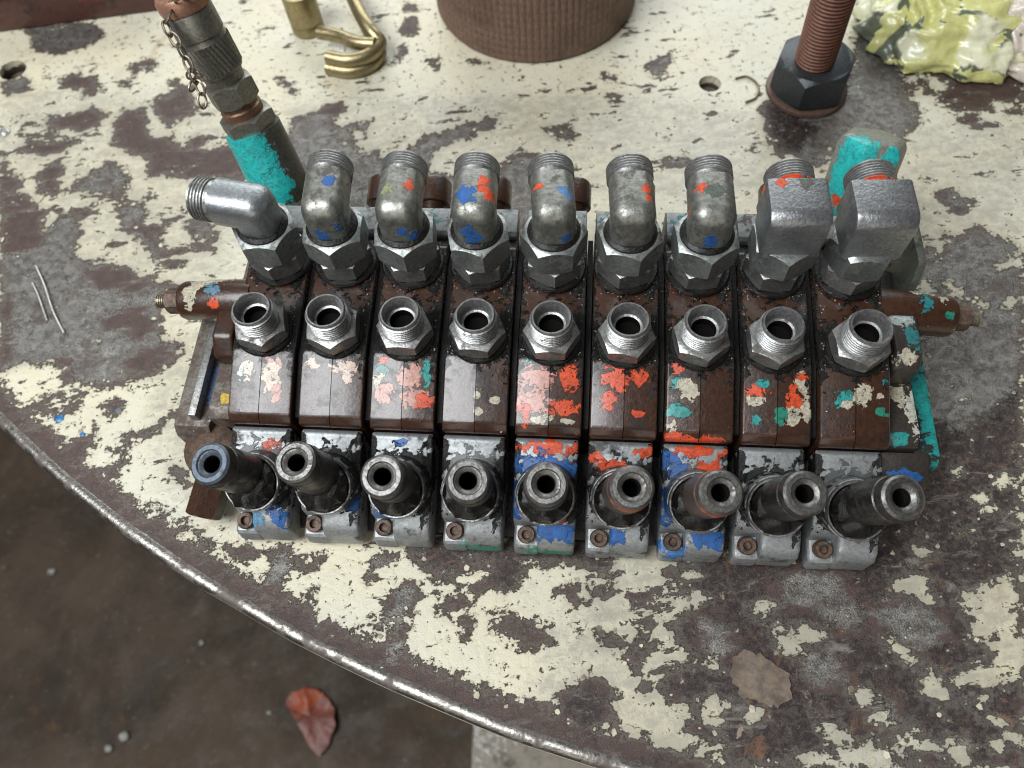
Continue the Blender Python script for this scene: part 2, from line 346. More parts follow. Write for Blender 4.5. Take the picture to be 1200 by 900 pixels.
# wear on the paint, each patch an outline on the table; kind: B brown primer, G bare grey, D dark oily brown, M mottled, C cream island
WEAR = """
W 1060,150 1200,150 1200,430 1060,430
W 700,640 1200,640 1200,900 600,900
W 0,100 300,120 260,360 0,430
W 330,120 700,110 1000,140 1000,230 330,230
W 180,380 260,400 260,620 190,560
G 20,30 70,26 110,28 122,44 92,60 60,64 38,58 34,40
G 3,94 32,90 36,104 10,112
B 70,92 90,85 118,90 110,112 98,116 95,103 72,100
B 150,78 178,68 186,78 176,84 165,80 158,88
B 138,94 152,96 150,102 142,100
B 196,96 206,94 208,100 198,101
B 45,148 60,140 95,130 105,125 128,136 115,145 95,157 80,152 60,150
B 30,162 55,168 82,166 76,178 50,183 22,175
B 135,140 145,128 165,128 172,140 170,155 185,162 205,155 200,165 215,172 230,158 241,162 236,174 265,170 290,178 300,205 270,212 205,207 172,208 176,186 146,178 131,168
B 176,122 205,105 226,100 226,134 196,150 186,134
G 110,195 130,190 150,200 150,220 110,228 78,222 100,210
B 55,195 70,185 75,200 65,226 45,226 45,207
B 0,178 8,184 8,200 22,205 24,226 0,226
B 0,228 26,224 50,248 56,280 44,296 0,302
B 52,160 60,152 70,158 62,166
G 0,300 45,290 58,262 85,248 97,270 86,300 120,308 148,314 160,328 186,334 197,350 186,368 190,398 214,405 206,420 170,440 140,452 84,452 72,430 30,426 0,438
B 118,372 165,360 182,380 165,396 122,384
B 100,316 150,314 186,334 150,344 110,336
B 58,420 78,412 86,452 72,452
B 146,424 190,402 216,412 182,440 156,452
B 0,340 12,346 12,420 0,425
G 138,242 165,235 176,250 160,262 186,275 196,300 180,306 165,285 145,270
M 96,196 200,215 262,250 252,330 190,335 100,304 60,256
M 0,110 60,120 130,170 100,230 0,215
M 880,690 1200,690 1200,900 850,900
M 20,440 110,440 150,470 100,520 40,520
G 222,258 252,262 256,280 226,282
B 225,282 248,286 252,296 230,292
B 165,264 190,280 200,298 190,300 172,282
B 190,330 215,335 212,346 192,342
B 28,470 64,464 60,480 36,486
B 72,482 95,464 101,458 88,484 72,489
B 40,526 80,520 116,498 111,520 101,546 86,564 78,546 50,536
B 118,578 125,548 150,530 156,536 134,560 124,572
B 128,527 188,494 193,499 140,532
B 118,478 136,466 142,480 130,488
G 185,598 215,610 238,622 242,636 215,622
B 265,642 295,634 301,650 282,662 268,654
G 320,646 340,640 342,660 376,654 346,670 322,690 304,690 314,666
B 344,666 378,652 371,665 350,673
B 350,705 370,695 366,710 352,713
B 200,548 214,552 220,568 204,562
D 475,640 500,632 565,638 620,636 720,630 720,684 690,668 660,664 640,660 616,664 612,690 590,702 580,690 566,690 560,702 554,690 575,664 560,660 540,672 520,686 505,680 490,664 480,655
G 425,666 440,650 466,650 466,660 446,668 427,681
G 460,692 480,680 491,690 481,720 471,740 482,760 460,776 448,760 462,730 426,746 420,732 446,725 458,705
B 514,696 540,690 556,710 556,736 545,752 540,735 535,718 515,720
B 578,720 620,724 652,740 646,756 620,762 610,755 574,736
M 478,742 520,745 570,770 582,790 560,802 520,812 520,790 500,780 490,802 463,786
M 650,688 720,690 700,800 660,790 640,802 622,832 600,832 640,790 656,760 640,750 660,720
M 590,640 800,636 810,662 795,700 770,690 745,680 700,690 660,680
D 690,792 716,804 720,836 702,872 680,862 655,842 652,815 675,804
D 800,655 1200,600 1200,900 846,900 850,876 822,866 802,852 812,830 790,822 766,812 760,796 786,786 812,770 796,752 782,744 800,722 812,700 790,690 776,668
D 738,742 752,738 756,768 746,790 734,770
D 655,690 690,684 720,690 700,705 668,706
D 752,795 772,800 762,815 748,812
D 700,745 760,752 745,765 700,760
M 720,680 830,660 860,720 830,800 860,870 800,880 740,820 700,740
D 760,880 790,868 815,900 750,900
G 1040,540 1040,400 1075,300 1088,288 1105,300 1110,275 1130,280 1140,264 1165,275 1190,285 1200,295 1200,470 1130,520
D 1030,600 1060,470 1130,500 1200,440 1200,680 1150,700 1010,690
G 905,690 935,668 975,664 996,690 1016,720 1012,746 985,740 950,716 920,706
G 1010,720 1035,700 1065,702 1110,725 1116,746 1090,766 1065,756 1030,736
G 815,715 850,735 870,760 840,772 820,760
G 1000,820 1050,820 1060,850 1030,860
G 940,760 980,770 1000,800 960,815 935,790
G 890,132 960,120 990,100 1000,60 1008,0 1030,0 1040,60 1065,105 1082,140 1060,160 1040,166 1000,152 962,200 930,182 900,152
B 1028,46 1060,88 1086,84 1062,110 1106,120 1120,131 1166,131 1160,116 1200,124 1200,84 1100,78 1040,36
B 1118,136 1140,132 1168,148 1146,151 1122,144
B 1178,132 1196,130 1196,136
G 1097,225 1120,224 1140,240 1126,249 1105,236
G 330,165 345,140 395,120 406,125 386,145 396,150 436,140 431,160 400,166 431,170 450,190 470,185 500,160 530,150 580,138 576,150 540,166 510,176 500,200 540,210 530,250 480,260 400,260 340,250 338,200
B 375,128 402,118 404,130 385,136
G 590,192 610,178 640,190 652,215 660,260 580,270 570,230
G 636,150 668,148 675,160 655,166
B 470,22 486,18 488,34 480,44 468,36
B 472,4 490,6 490,14 474,14
G 468,56 476,52 474,68 462,74
B 550,70 564,72 578,73 570,77 552,74
G 757,80 770,68 786,62 788,70 775,92 759,90
B 705,86 716,89 729,97 724,99 708,92
G 780,186 804,184 811,192 786,195
G 712,110 726,112 724,117 714,115
D 890,112 936,132 962,150 936,182 905,180 896,150
B 325,90 345,98 348,112 335,108
G 500,70 515,68 512,80
C 412,150 425,155 441,175 426,181 412,166
C 455,150 475,155 476,169 458,166
C 671,724 686,721 716,735 750,739 755,748 735,753 700,741 672,739
C 744,690 765,692 792,710 792,732 778,740 765,722 745,706
C 713,709 731,711 736,723 718,723
C 706,767 740,764 746,782 726,787 710,779
C 672,690 686,688 688,702 676,704
C 720,820 746,808 788,824 798,855 834,895 815,901 790,890 765,866 735,881 703,866 703,850 720,840
C 758,745 776,742 776,764 760,760
C 760,775 786,790 772,806 754,800
C 655,672 662,668 664,700 655,745 648,745
C 1117,705 1135,690 1160,685 1185,668 1191,685 1200,700 1200,800 1165,800 1150,832 1130,816 1113,800 1155,770 1166,750 1140,746 1140,726 1124,720
C 1050,680 1080,674 1098,700 1090,709 1070,691 1052,691
C 1027,745 1050,749 1076,775 1066,779 1040,766
C 1077,784 1100,794 1117,820 1106,827 1080,811
C 1115,800 1150,824 1200,868 1200,880 1150,842
C 993,810 1015,804 1024,826 1010,829
C 1014,840 1040,831 1044,851 1025,853
C 956,834 970,839 993,865 985,873 964,861
C 1046,862 1070,849 1101,880 1080,887 1055,881
C 944,886 1000,869 1040,874 1052,900 944,902
C 1109,865 1130,864 1136,891 1115,886
C 1160,861 1179,870 1176,886 1165,881
C 931,734 955,739 972,748 955,753 937,746
C 1100,324 1120,329 1126,346 1114,351
C 1145,350 1166,360 1150,366
C 1172,351 1191,351 1186,363
C 1164,310 1200,298 1200,314 1170,319
C 1139,580 1150,574 1162,596 1145,602
C 1117,549 1126,549 1123,561
C 1065,318 1085,324 1100,340 1080,345
C 1122,618 1140,612 1146,626 1128,630
C 1080,88 1096,92 1112,100 1100,112 1090,104
C 1060,106 1080,100 1090,116 1110,122 1098,134 1080,128 1070,118
C 868,838 888,826 896,842 880,848
C 816,826 838,818 856,830 850,846 835,850 822,842
C 805,700 822,692 830,704 815,712
C 800,672 815,668 818,680 804,684
C 880,708 900,700 915,712 905,724 888,722
C 828,776 842,772 848,786 834,790
C 905,742 930,750 945,764 925,768 908,756
C 1070,640 1085,632 1090,646 1076,652
C 1180,640 1196,634 1200,650 1186,655
C 1165,560 1180,555 1185,566 1170,570
C 20,436 60,424 80,452 40,470 10,460
C 80,190 110,176 130,184 118,198 96,204
C 566,792 590,772 612,786 600,812 572,816
C 606,846 626,838 640,850 620,862
C 905,720 925,722 930,740 912,738
"""
polys = []
for ln in WEAR.strip().split('\n'):
    kk, *pp = ln.split()
    polys.append((kk, [tuple(T(*map(float, p.split(',')))[:2]) for p in pp]))

HOLES = [(T(15, 82), 12.5), (T(832, 98), 9.5)]
def grid_axis(lo, hi, a, b, fine, coarse):
    L1 = list(np.arange(lo, a, coarse)); L2 = list(np.arange(a, b, fine)); L3 = list(np.arange(b, hi + coarse, coarse)); return np.array(L1 + L2 + L3)
gx = grid_axis(TC.x - TR, TC.x + TR, -560, 560, 2.5, 40); gy = grid_axis(TC.y - TR, TC.y + TR, -90, 760, 2.5, 40)
GX, GY = np.meshgrid(gx, gy); X = GX.ravel().copy(); Y = GY.ravel().copy(); nx, ny = len(gx), len(gy)
rr = np.hypot(X - TC.x, Y - TC.y); dead = rr > TR - 3
quad = []
keepv = ~dead
for hc, hr in HOLES: keepv &= np.hypot(X - hc.x, Y - hc.y) > hr
idx = np.arange(nx * ny).reshape(ny, nx)
q = np.stack([idx[:-1, :-1], idx[:-1, 1:], idx[1:, 1:], idx[1:, :-1]], -1).reshape(-1, 4)
q = q[keepv[q].all(1)]
used = np.unique(q); remap = -np.ones(nx * ny, int); remap[used] = np.arange(len(used)); q = remap[q]; X = X[used]; Y = Y[used]
# boundary vertices slide onto the true circles
e = np.concatenate([q[:, [0, 1]], q[:, [1, 2]], q[:, [2, 3]], q[:, [3, 0]]]); es = np.sort(e, 1)
uq, inv, cnt = np.unique(es, axis=0, return_inverse=True, return_counts=True); inv = inv.ravel()
bedge = e[cnt[inv] == 1]; bv = np.unique(bedge)
for v in bv:
    done = False
    for hc, hr in HOLES:
        d = math.hypot(X[v] - hc.x, Y[v] - hc.y)
        if d < hr + 8: X[v] = hc.x + (X[v] - hc.x) * hr / d; Y[v] = hc.y + (Y[v] - hc.y) * hr / d; done = True; break
    if not done:
        d = math.hypot(X[v] - TC.x, Y[v] - TC.y); s = (TR - 2) / d
        if d > TR - 60: X[v] = TC.x + (X[v] - TC.x) * s; Y[v] = TC.y + (Y[v] - TC.y) * s
cream = np.full(X.shape, 60.0); grey = np.full(X.shape, -60.0); dark = np.full(X.shape, -60.0); mott = np.full(X.shape, -60.0); wash = np.full(X.shape, -60.0)
for kk, P in polys:
    A = np.array(P); lo = A.min(0) - 60; hi = A.max(0) + 60
    s = (X > lo[0]) & (X < hi[0]) & (Y > lo[1]) & (Y < hi[1])
    d = np.full(X.shape, -60.0); d[s] = np.clip(sdpoly(X[s], Y[s], P), -60, 60)
    if kk == 'C': cream = np.maximum(cream, d)
    elif kk == 'M': mott = np.maximum(mott, d)
    elif kk == 'W': wash = np.maximum(wash, d)
    else:
        cream = np.minimum(cream, -d)
        if kk == 'G': grey = np.maximum(grey, d); dark = np.minimum(dark, -d)
        elif kk == 'B': grey = np.minimum(grey, -d)
        elif kk == 'D': dark = np.maximum(dark, d)
rim = TR - np.hypot(X - TC.x, Y - TC.y)
cream = np.minimum(cream, rim - 17)
nv = len(X)
verts = np.stack([X, Y, np.zeros(nv)], 1) * MM
be = bedge; low = np.stack([X[be.ravel()], Y[be.ravel()], np.full(be.size, -12.0)], 1) * MM
allv = np.concatenate([verts, low]); fl = [tuple(a) for a in q] + [(int(be[i, 1]), int(be[i, 0]), nv + 2 * i, nv + 2 * i + 1) for i in range(len(be))]
me = bpy.data.meshes.new('table_top'); me.from_pydata(allv.tolist(), [], fl); me.update()
for nm, arr in (('cream', cream), ('grey', grey), ('dark', dark), ('mottle', mott), ('wash', wash)):
    at = me.attributes.new(nm, 'FLOAT', 'POINT'); at.data.foreach_set('value', np.concatenate([arr, np.full(low.shape[0], -20.0)]).astype(np.float32))

def table_material():
    k = NT('peeling_table_paint'); tc = k.new('ShaderNodeTexCoord').outputs['Object']
    mp = k.new('ShaderNodeMapping'); k.l.new(tc, mp.inputs[0]); mp.inputs['Rotation'].default_value = (0, 0, math.radians(-38)); mp.inputs['Scale'].default_value = (0.45, 1.25, 1)
    sv = mp.outputs[0]
    nA = k.noise(tc, 38, 9, 0.62, 0.2); nB = k.noise(tc, 150, 9, 0.66, 0.3); nC = k.noise(sv, 90, 9, 0.68, 0.25); nF = k.noise(tc, 900, 5, 0.7); nL = k.noise(tc, 9, 5, 0.55)
    c = lambda n, a: k.math('MULTIPLY', k.math('SUBTRACT', n, 0.5), a)
    nD = k.noise(tc, 340, 8, 0.72, 0.4)
    wob = k.math('ADD', k.math('ADD', k.math('ADD', c(nA, 14.0), c(nB, 24.0)), c(nC, 26.0)), c(nD, 20.0))
    cr = k.math('ADD', k.attr('cream'), wob)
    # mottled zones: paint half gone
    mo = k.step(k.math('ADD', k.attr('mottle'), k.math('MULTIPLY', wob, 1.6)), -16, 16)
    mcut = k.math('ADD', k.math('ADD', c(nC, 60.0), c(nA, 50.0)), c(nD, 25.0))
    cr = k.math('MINIMUM', cr, k.mixf(mo, 60.0, k.math('ADD', mcut, 4.0)))
    # scattered small chips and drag marks in the sound paint
    chip = k.math('MULTIPLY', k.math('SUBTRACT', k.math('ADD', k.math('MULTIPLY', nC, 0.62), k.math('MULTIPLY', nA, 0.38)), 0.41), 120.0)
    cr = k.math('MINIMUM', cr, chip)
    cr = k.math('MINIMUM', cr, k.math('MULTIPLY', k.math('SUBTRACT', k.math('ADD', k.math('MULTIPLY', nB, 0.5), k.math('MULTIPLY', nD, 0.5)), 0.405), 90.0))
    # crumbs of paint left inside the bare zones
    crumb = k.math('MULTIPLY', k.math('SUBTRACT', k.math('ADD', k.math('MULTIPLY', nB, 0.55), k.math('MULTIPLY', nC, 0.45)), 0.60), 120.0)
    cr = k.math('MAXIMUM', cr, crumb)
    wz = k.step(k.math('ADD', k.attr('wash'), k.math('MULTIPLY', wob, 1.6)), -14, 14)
    cr = k.math('SUBTRACT', cr, k.math('MULTIPLY', wz, k.math('ADD', 0.5, c(nD, 26.0))))
    fc = k.step(cr, -0.9, 1.3)
    # cream paint tones, stained
    pc = k.mix(k.step(nL, 0.35, 0.7), rgba((0.60, 0.548, 0.40)), rgba((0.56, 0.54, 0.435)))
    pc = k.mix(k.math('MULTIPLY', k.step(nA, 0.52, 0.8), 0.55), pc, rgba((0.46, 0.40, 0.29)))
    pc = k.mix(k.math('MULTIPLY', k.step(k.noise(tc, 20, 8, 0.7, 0.6), 0.57, 0.74), 0.6), pc, rgba((0.36, 0.22, 0.11)))
    pc = k.mix(k.math('MULTIPLY', k.step(nC, 0.55, 0.72), 0.28), pc, rgba((0.30, 0.29, 0.25)))
    mp2 = k.new('ShaderNodeMapping'); k.l.new(tc, mp2.inputs[0]); mp2.inputs['Rotation'].default_value = (0, 0, math.radians(-30)); mp2.inputs['Scale'].default_value = (0.05, 1.3, 1)
    mp3 = k.new('ShaderNodeMapping'); k.l.new(tc, mp3.inputs[0]); mp3.inputs['Rotation'].default_value = (0, 0, math.radians(64)); mp3.inputs['Scale'].default_value = (0.06, 1.4, 1)
    scr = k.math('MAXIMUM', k.step(k.noise(mp2.outputs[0], 300, 2, 0.5), 0.72, 0.76), k.step(k.noise(mp3.outputs[0], 260, 2, 0.5), 0.73, 0.77))
    pc = k.mix(k.math('MULTIPLY', scr, 0.55), pc, rgba((0.25, 0.22, 0.18)))
    pc = k.mix(k.math('MULTIPLY', k.math('SUBTRACT', 1.0, k.step(cr, 0.0, 6.0)), 0.40), pc, rgba((0.34, 0.29, 0.20)))
    wsh = k.math('MULTIPLY', k.step(k.math('ADD', k.attr('wash'), k.math('MULTIPLY', wob, 1.6)), -14, 14), k.step(k.math('ADD', k.math('MULTIPLY', nB, .5), k.math('MULTIPLY', nC, .5)), 0.36, 0.60))
    pc = k.mix(k.math('MULTIPLY', wsh, 0.62), pc, rgba((0.24, 0.22, 0.18)))
    film = k.step(k.math('ADD', k.math('MULTIPLY', k.noise(tc, 14, 9, 0.72, 0.5), .7), k.math('MULTIPLY', nD, .3)), 0.50, 0.66)
    pc = k.mix(k.math('MULTIPLY', film, 0.22), pc, rgba((0.30, 0.26, 0.20)))
    # what lies under it
    gf = k.step(k.math('ADD', k.attr('grey'), k.math('MULTIPLY', wob, 1.3)), -2, 3)
    br = k.mix(k.step(nB, 0.35, 0.7), rgba((0.076, 0.043, 0.034)), rgba((0.033, 0.019, 0.015)))
    gr = k.mix(k.step(nB, 0.35, 0.68), rgba((0.24, 0.23, 0.21)), rgba((0.085, 0.077, 0.070)))
    gr = k.mix(k.math('MULTIPLY', k.step(k.math('ADD', k.math('MULTIPLY', nA, .6), k.math('MULTIPLY', nD, .4)), 0.48, 0.60), 0.75), gr, rgba((0.10, 0.074, 0.062)))
    gr = k.mix(k.math('MULTIPLY', k.step(nC, 0.56, 0.66), 0.6), gr, rgba((0.34, 0.33, 0.29)))
    sub = k.mix(gf, br, gr)
    sub = k.mix(k.math('MULTIPLY', k.step(nF, 0.5, 0.72), 0.26), sub, rgba((0.30, 0.27, 0.23)))
    sub = k.mix(k.math('MULTIPLY', k.step(nD, 0.52, 0.68), 0.55), sub, rgba((0.05, 0.034, 0.029)))
    sub = k.mix(k.math('MULTIPLY', k.step(nC, 0.54, 0.66), 0.30), sub, rgba((0.22, 0.20, 0.175)))
    dk = k.step(k.math('ADD', k.attr('dark'), wob), -3, 6)
    dcol = k.mix(k.step(k.noise(tc, 230, 9, 0.75, 0.5), 0.45, 0.60), rgba((0.015, 0.008, 0.007)), rgba((0.062, 0.043, 0.036)))
    dcol = k.mix(k.step(k.noise(sv, 55, 9, 0.74, 0.6), 0.56, 0.66), dcol, rgba((0.21, 0.19, 0.165)))
    dcol = k.mix(k.step(k.noise(tc, 48, 9, 0.75, 0.8), 0.56, 0.66), dcol, rgba((0.15, 0.072, 0.034)))
    dcol = k.mix(k.math('MULTIPLY', k.step(k.noise(tc, 120, 8, 0.75, 0.5), 0.60, 0.65), 0.8), dcol, rgba((0.34, 0.28, 0.20)))
    sub = k.mix(k.math('MULTIPLY', dk, 0.9), sub, dcol)
    sub = k.mix(k.math('MULTIPLY', k.step(k.math('ADD', cr, c(nD, 16.0)), -6.0, -2.0), 0.34), sub, rgba((0.20, 0.18, 0.15)))
    # dark line of dirt around each flake
    col = k.mix(fc, sub, pc)
    ed = k.math('MULTIPLY', k.step(cr, -3.0, -0.4), k.math('SUBTRACT', 1.0, fc))
    col = k.mix(k.math('MULTIPLY', ed, 0.45), col, rgba((0.05, 0.042, 0.036)))
    k.put(col, k.b.inputs['Base Color'])
    ro = k.mixf(fc, k.mixf(gf, k.mixf(nA, 0.38, 0.60), k.mixf(nA, 0.17, 0.36)), k.mixf(nB, 0.28, 0.44))
    k.put(ro, k.b.inputs['Roughness'])
    k.put(k.math('MULTIPLY', k.math('MULTIPLY', gf, k.math('SUBTRACT', 1.0, fc)), 0.5), k.b.inputs['Metallic'])
    hh = k.math('ADD', k.math('MULTIPLY', fc, 1.0), k.math('ADD', k.math('MULTIPLY', nB, 0.5), k.math('MULTIPLY', k.math('MULTIPLY', nF, 0.6), k.mixf(fc, 1.0, 0.25))))
    k.put(k.bump(hh, 0.0011, 1.0), k.b.inputs['Normal'])
    return k.mat
M_table = table_material()
table = empty('round_table', (TC.x, TC.y, -752))
thing(table, 'large round steel table with peeling cream paint under everything', 'table')
def world_child(o, par):
    o.parent = par; o.matrix_parent_inverse = Matrix.Translation(-par.location); return o
top = place(me, 'table_top', M_table); world_child(top, table)
# rim: a worn round bead, bare and bright, with the painted band under it
M_rim = surf('worn_bright_rim', (0.38, 0.36, 0.33), (0.20, 0.18, 0.16), 0.95, 0.22, 0.42, grime=(0.07, 0.05, 0.04), grime_amt=0.62, gscale=50, fscale=420, bump=0.0005, brown_spots=0.1)
M_band = surf('rim_band_paint', (0.50, 0.46, 0.35), (0.40, 0.36, 0.27), 0.0, 0.4, 0.55, grime=(0.10, 0.07, 0.05), grime_amt=0.5, gscale=40)
def ring(prof, name, mat, seg=420):
    bm = lathe([(TR + r, z) for r, z in prof], seg, closed=True)
    for v in bm.verts:
        n = mnoise.noise(Vector((v.co.x * .02, v.co.y * .02, 0))) * 0.8; v.co *= 1 + n / TR if abs(v.co.z) < 1e9 else 1
        v.co.z += mnoise.noise(Vector((v.co.x * .013, v.co.y * .013, 3))) * 0.25
    o = finish(bm, name, mat, loc=(TC.x, TC.y, 0), angle=60); return world_child(o, table)
ring([(-4, 0.2), (-2, 0.9), (0, 1.0), (2, 0.4), (3.6, -1.2), (4.2, -3.5), (3.8, -6.0), (2.5, -7.5), (-4, -7.5)], 'rim', M_rim)
ring([(-4, -7.8), (3.6, -7.8), (4.4, -9), (4.4, -14), (3, -15), (-4, -15)], 'rim_band', M_band)
M_under = surf('table_underside', (0.12, 0.10, 0.08), (0.09, 0.07, 0.055), 0.0, 0.6, 0.7)
o = finish(lathe([(0, -24), (TR - 12, -24), (TR - 12, -12.5), (0, -12.5)], 128), 'underside', M_under, loc=(TC.x, TC.y, 0)); world_child(o, table)

# ------------------------------------------------------------------ floor under the table
def floor_material():
    k = NT('oily_workshop_floor'); tc = k.new('ShaderNodeTexCoord').outputs['Object']
    a = k.noise(tc, 6.0, 9, 0.66, 0.4); b = k.noise(tc, 22, 8, 0.7); c = k.noise(tc, 120, 5, 0.7)
    col = k.mix(k.step(a, 0.35, 0.68), rgba((0.075, 0.052, 0.034)), rgba((0.030, 0.021, 0.014)))
    col = k.mix(k.math('MULTIPLY', k.step(b, 0.56, 0.76), 0.6), col, rgba((0.13, 0.075, 0.04)))
    col = k.mix(k.math('MULTIPLY', k.step(k.noise(tc, 9, 8, 0.7, 0.5), 0.6, 0.7), 0.6), col, rgba((0.10, 0.085, 0.066)))
    col = k.mix(k.math('MULTIPLY', k.step(c, 0.61, 0.70), 0.7), col, rgba((0.19, 0.155, 0.12)))
    k.put(col, k.b.inputs['Base Color']); k.put(k.mixf(k.step(b, .35, .65), 0.4, 0.75), k.b.inputs['Roughness']); k.b.inputs['Specular IOR Level'].default_value = 0.25
    k.put(k.bump(k.math('ADD', b, k.math('MULTIPLY', c, 0.4)), 0.004, 0.7), k.b.inputs['Normal']); return k.mat
ZF = -752.0
bm = bmesh.new(); 
N = 40
vv = [[bm.verts.new((-4000 + 8000 * i / N, -3500 + 8000 * j / N, ZF + 3 * mnoise.noise(Vector((i * .7, j * .7, 0))))) for i in range(N + 1)] for j in range(N + 1)]
for j in range(N):
    for i in range(N): bm.faces.new((vv[j][i], vv[j][i + 1], vv[j + 1][i + 1], vv[j + 1][i]))
fl_o = finish(bm, 'floor', floor_material()); fl_o['kind'] = 'structure'

# the pale painted leg that shows beyond the rim at the bottom of the photograph
M_leg = surf('pale_leg_paint', (0.26, 0.22, 0.165), (0.20, 0.17, 0.13), 0.0, 0.5, 0.6, grime=(0.07, 0.055, 0.04), grime_amt=0.5, gscale=18, fscale=90, blobs=[(-110, 60, 420, 60, 40, 400, (0.5, 0.47, 0.42))])
fp = [T(u, v, ZF + 60) for u, v in ((556, 815), (840, 800), (860, 1010), (546, 1010))]
bm = bmesh.new(); A = [bm.verts.new((p.x, p.y, 0)) for p in fp]; Bq = [bm.verts.new((p.x, p.y, 60)) for p in fp]
for k in range(4): bm.faces.new((A[k], A[(k + 1) % 4], Bq[(k + 1) % 4], Bq[k]))
bm.faces.new(A[::-1]); bm.faces.new(Bq); bevel(bm, 5, 2)
lg = finish(bm, 'pedestal_foot', M_leg, loc=(0, 0, ZF + 2)); world_child(lg, table)
ctr = (TC.x, TC.y, ZF + 2)
o = finish(lathe([(0, 0), (260, 0), (260, 20), (90, 30), (80, 60), (80, 725), (0, 725)], 48), 'pedestal', M_leg, loc=ctr); world_child(o, table)

# ------------------------------------------------------------------ the valve bank
valve = empty('hydraulic_valve_bank', VLOC, YAW)
thing(valve, 'nine-section brown hydraulic valve bank with steel elbows, open port fittings and lever sockets', 'valve')
P = 44.0; ZE = 81.0
def sx(i): return (i - 4) * P

# body sections
def body_mesh():
    prof = [(-38, 8), (-38, 57), (-40.5, 59), (-40.5, 62.5), (-36.4, 66.4), (0, 81), (66, 90), (74, 90), (96, 80), (96, 8)]
    xs = [-19.7, -0.25, 0.25, 19.7]; bm = bmesh.new(); rows = []
    for x in xs:
        r = []
        for k, (y, z) in enumerate(prof):
            d = 1.0 if (abs(x) < 1 and k in (4, 5)) else 0
            r.append(bm.verts.new((x, y - d * .37, z + d * .93)))
        rows.append(r)
    n = len(prof)
    for A, B in zip(rows, rows[1:]):
        for k in range(n): bm.faces.new((A[k], A[(k + 1) % n], B[(k + 1) % n], B[k]))
    bm.faces.new(rows[0][::-1]); bm.faces.new(rows[-1])
    bmesh.ops.recalc_face_normals(bm, faces=bm.faces)
    es = [e for e in bm.edges if e.calc_face_angle(0) > math.radians(14) and not (abs(e.verts[0].co.x) < 1 and abs(e.verts[1].co.x) < 1)]
    es = [e for e in es if max(abs(e.verts[0].co.x), abs(e.verts[1].co.x)) > 19]
    bmesh.ops.bevel(bm, geom=es, offset=1.7, segments=3, profile=0.6, affect='EDGES', clamp_overlap=True)
    return bm
fz = lambda y: ZE + 0.40 * y       # height of the sloping painted front face
B = lambda x, y, rx, ry, c: (x, y, fz(y), rx, ry, 9, c)
BB = [
 [B(-9, -10, 4, 9, CREAM), B(-13, -14, 2, 5, (0.55, 0.6, 0.55)), B(8, -8, 5, 5, PINK), B(7, -15, 6, 8, (0.62, 0.46, 0.34)), B(10, -24, 3, 5, PINK), B(2, -3, 2, 3, ORANGE)],
 [B(-13, -6, 6, 3, (0.62, 0.42, 0.32)), B(7, -8, 9, 4, (0.62, 0.44, 0.34)), B(10, -14, 4, 4, (0.66, 0.5, 0.4))],
 [B(-14, -8, 4, 7, DTEAL), B(-11, -20, 5, 7, PINK), B(-13, -4, 4, 3, ORANGE), B(5, -12, 7, 8, PINK), B(14, -10, 3, 9, TEAL), B(8, -24, 10, 5, PINK), B(-15, -14, 4, 4, CREAM), B(13, -26, 5, 4, ORANGE)],
 [B(1, -21, 2, 2, CREAM), B(12, -24, 3, 2, CREAM), B(3, -30, 3, 2, CREAM)],
 [B(-9, -10, 11, 9, PINK), B(-10, -24, 11, 8, PINK), B(12, -10, 6, 8, ORANGE), B(9, -27, 8, 4, ORANGE), B(-6, -33, 7, 2.5, CREAM), B(10, -34, 5, 2, CREAM), B(-12, -1, 3, 2, TEAL), B(-14, -31, 4, 5, ORANGE)],
 [B(-6, -8, 9, 8, ORANGE), B(-9, -20, 4, 6, ORANGE), B(8, -8, 6, 5, ORANGE), B(8, -28, 4, 2, ORANGE), B(-20, 40, 1.5, 12, ORANGE)],
 [B(-14, -3, 6, 5, ORANGE), B(-13, -10, 5, 4, TEAL), B(-8, -14, 6, 6, CREAM), B(-12, -26, 6, 4, TEAL), B(-16, -33, 3, 4, CREAM), (-5, -40, 62, 16, 6, 4, ORANGE), B(4, 26, 3, 3, ORANGE), B(12, 30, 2, 4, GREEN)],
 [B(-12, -14, 6, 5, ORANGE), B(-8, -9, 4, 3, TEAL), B(-12, -18, 5, 3, CREAM), B(14, -8, 4, 8, CREAM), B(10, -18, 5, 8, ORANGE), B(8, -27, 5, 5, CREAM), B(2, -26, 4, 4, GREEN), B(-12, -30, 3, 3, TEAL), B(17, -22, 3, 8, CREAM), B(15, -5, 5, 2, ORANGE), B(12, 30, 4, 3, ORANGE)],
 [B(-7, -16, 6, 5, TEAL), B(4, -14, 5, 6, CREAM), B(15, -22, 3, 2.5, GREEN), B(13, -14, 2.5, 2, CREAM), B(17, -6, 2.5, 2, TEAL), B(-5, -19, 4, 2, CREAM)],
]
bodymesh = None
for i in range(9):
    light = i in (0, 1, 3)
    mt = brown_iron('brown_iron_section_%d' % i, BB[i] + [(0, 68, 90, 26, 24, 10, OIL), (19, 20, 81, 4, 36, 8, OIL), (-19, 20, 81, 4, 34, 6, OIL), (0, 15, 83, 20, 19, 7, OIL)], coat=0.5, speck=[CREAM, CREAM, PINK, CREAM, ORANGE, ORANGE, ORANGE, TEAL, CREAM][i], specks=[.2, .2, .3, .25, .3, .3, .32, .32, .28][i])
    if bodymesh is None:
        o = finish(body_mesh(), 'body_section', mt, valve, (sx(i), 0, 0), angle=28); bodymesh = o.data
    else: o = place(bodymesh, 'body_section', mt, valve, (sx(i), 0, 0))
    o['label'] = 'brown valve section, number %d of nine from the left' % (i + 1)

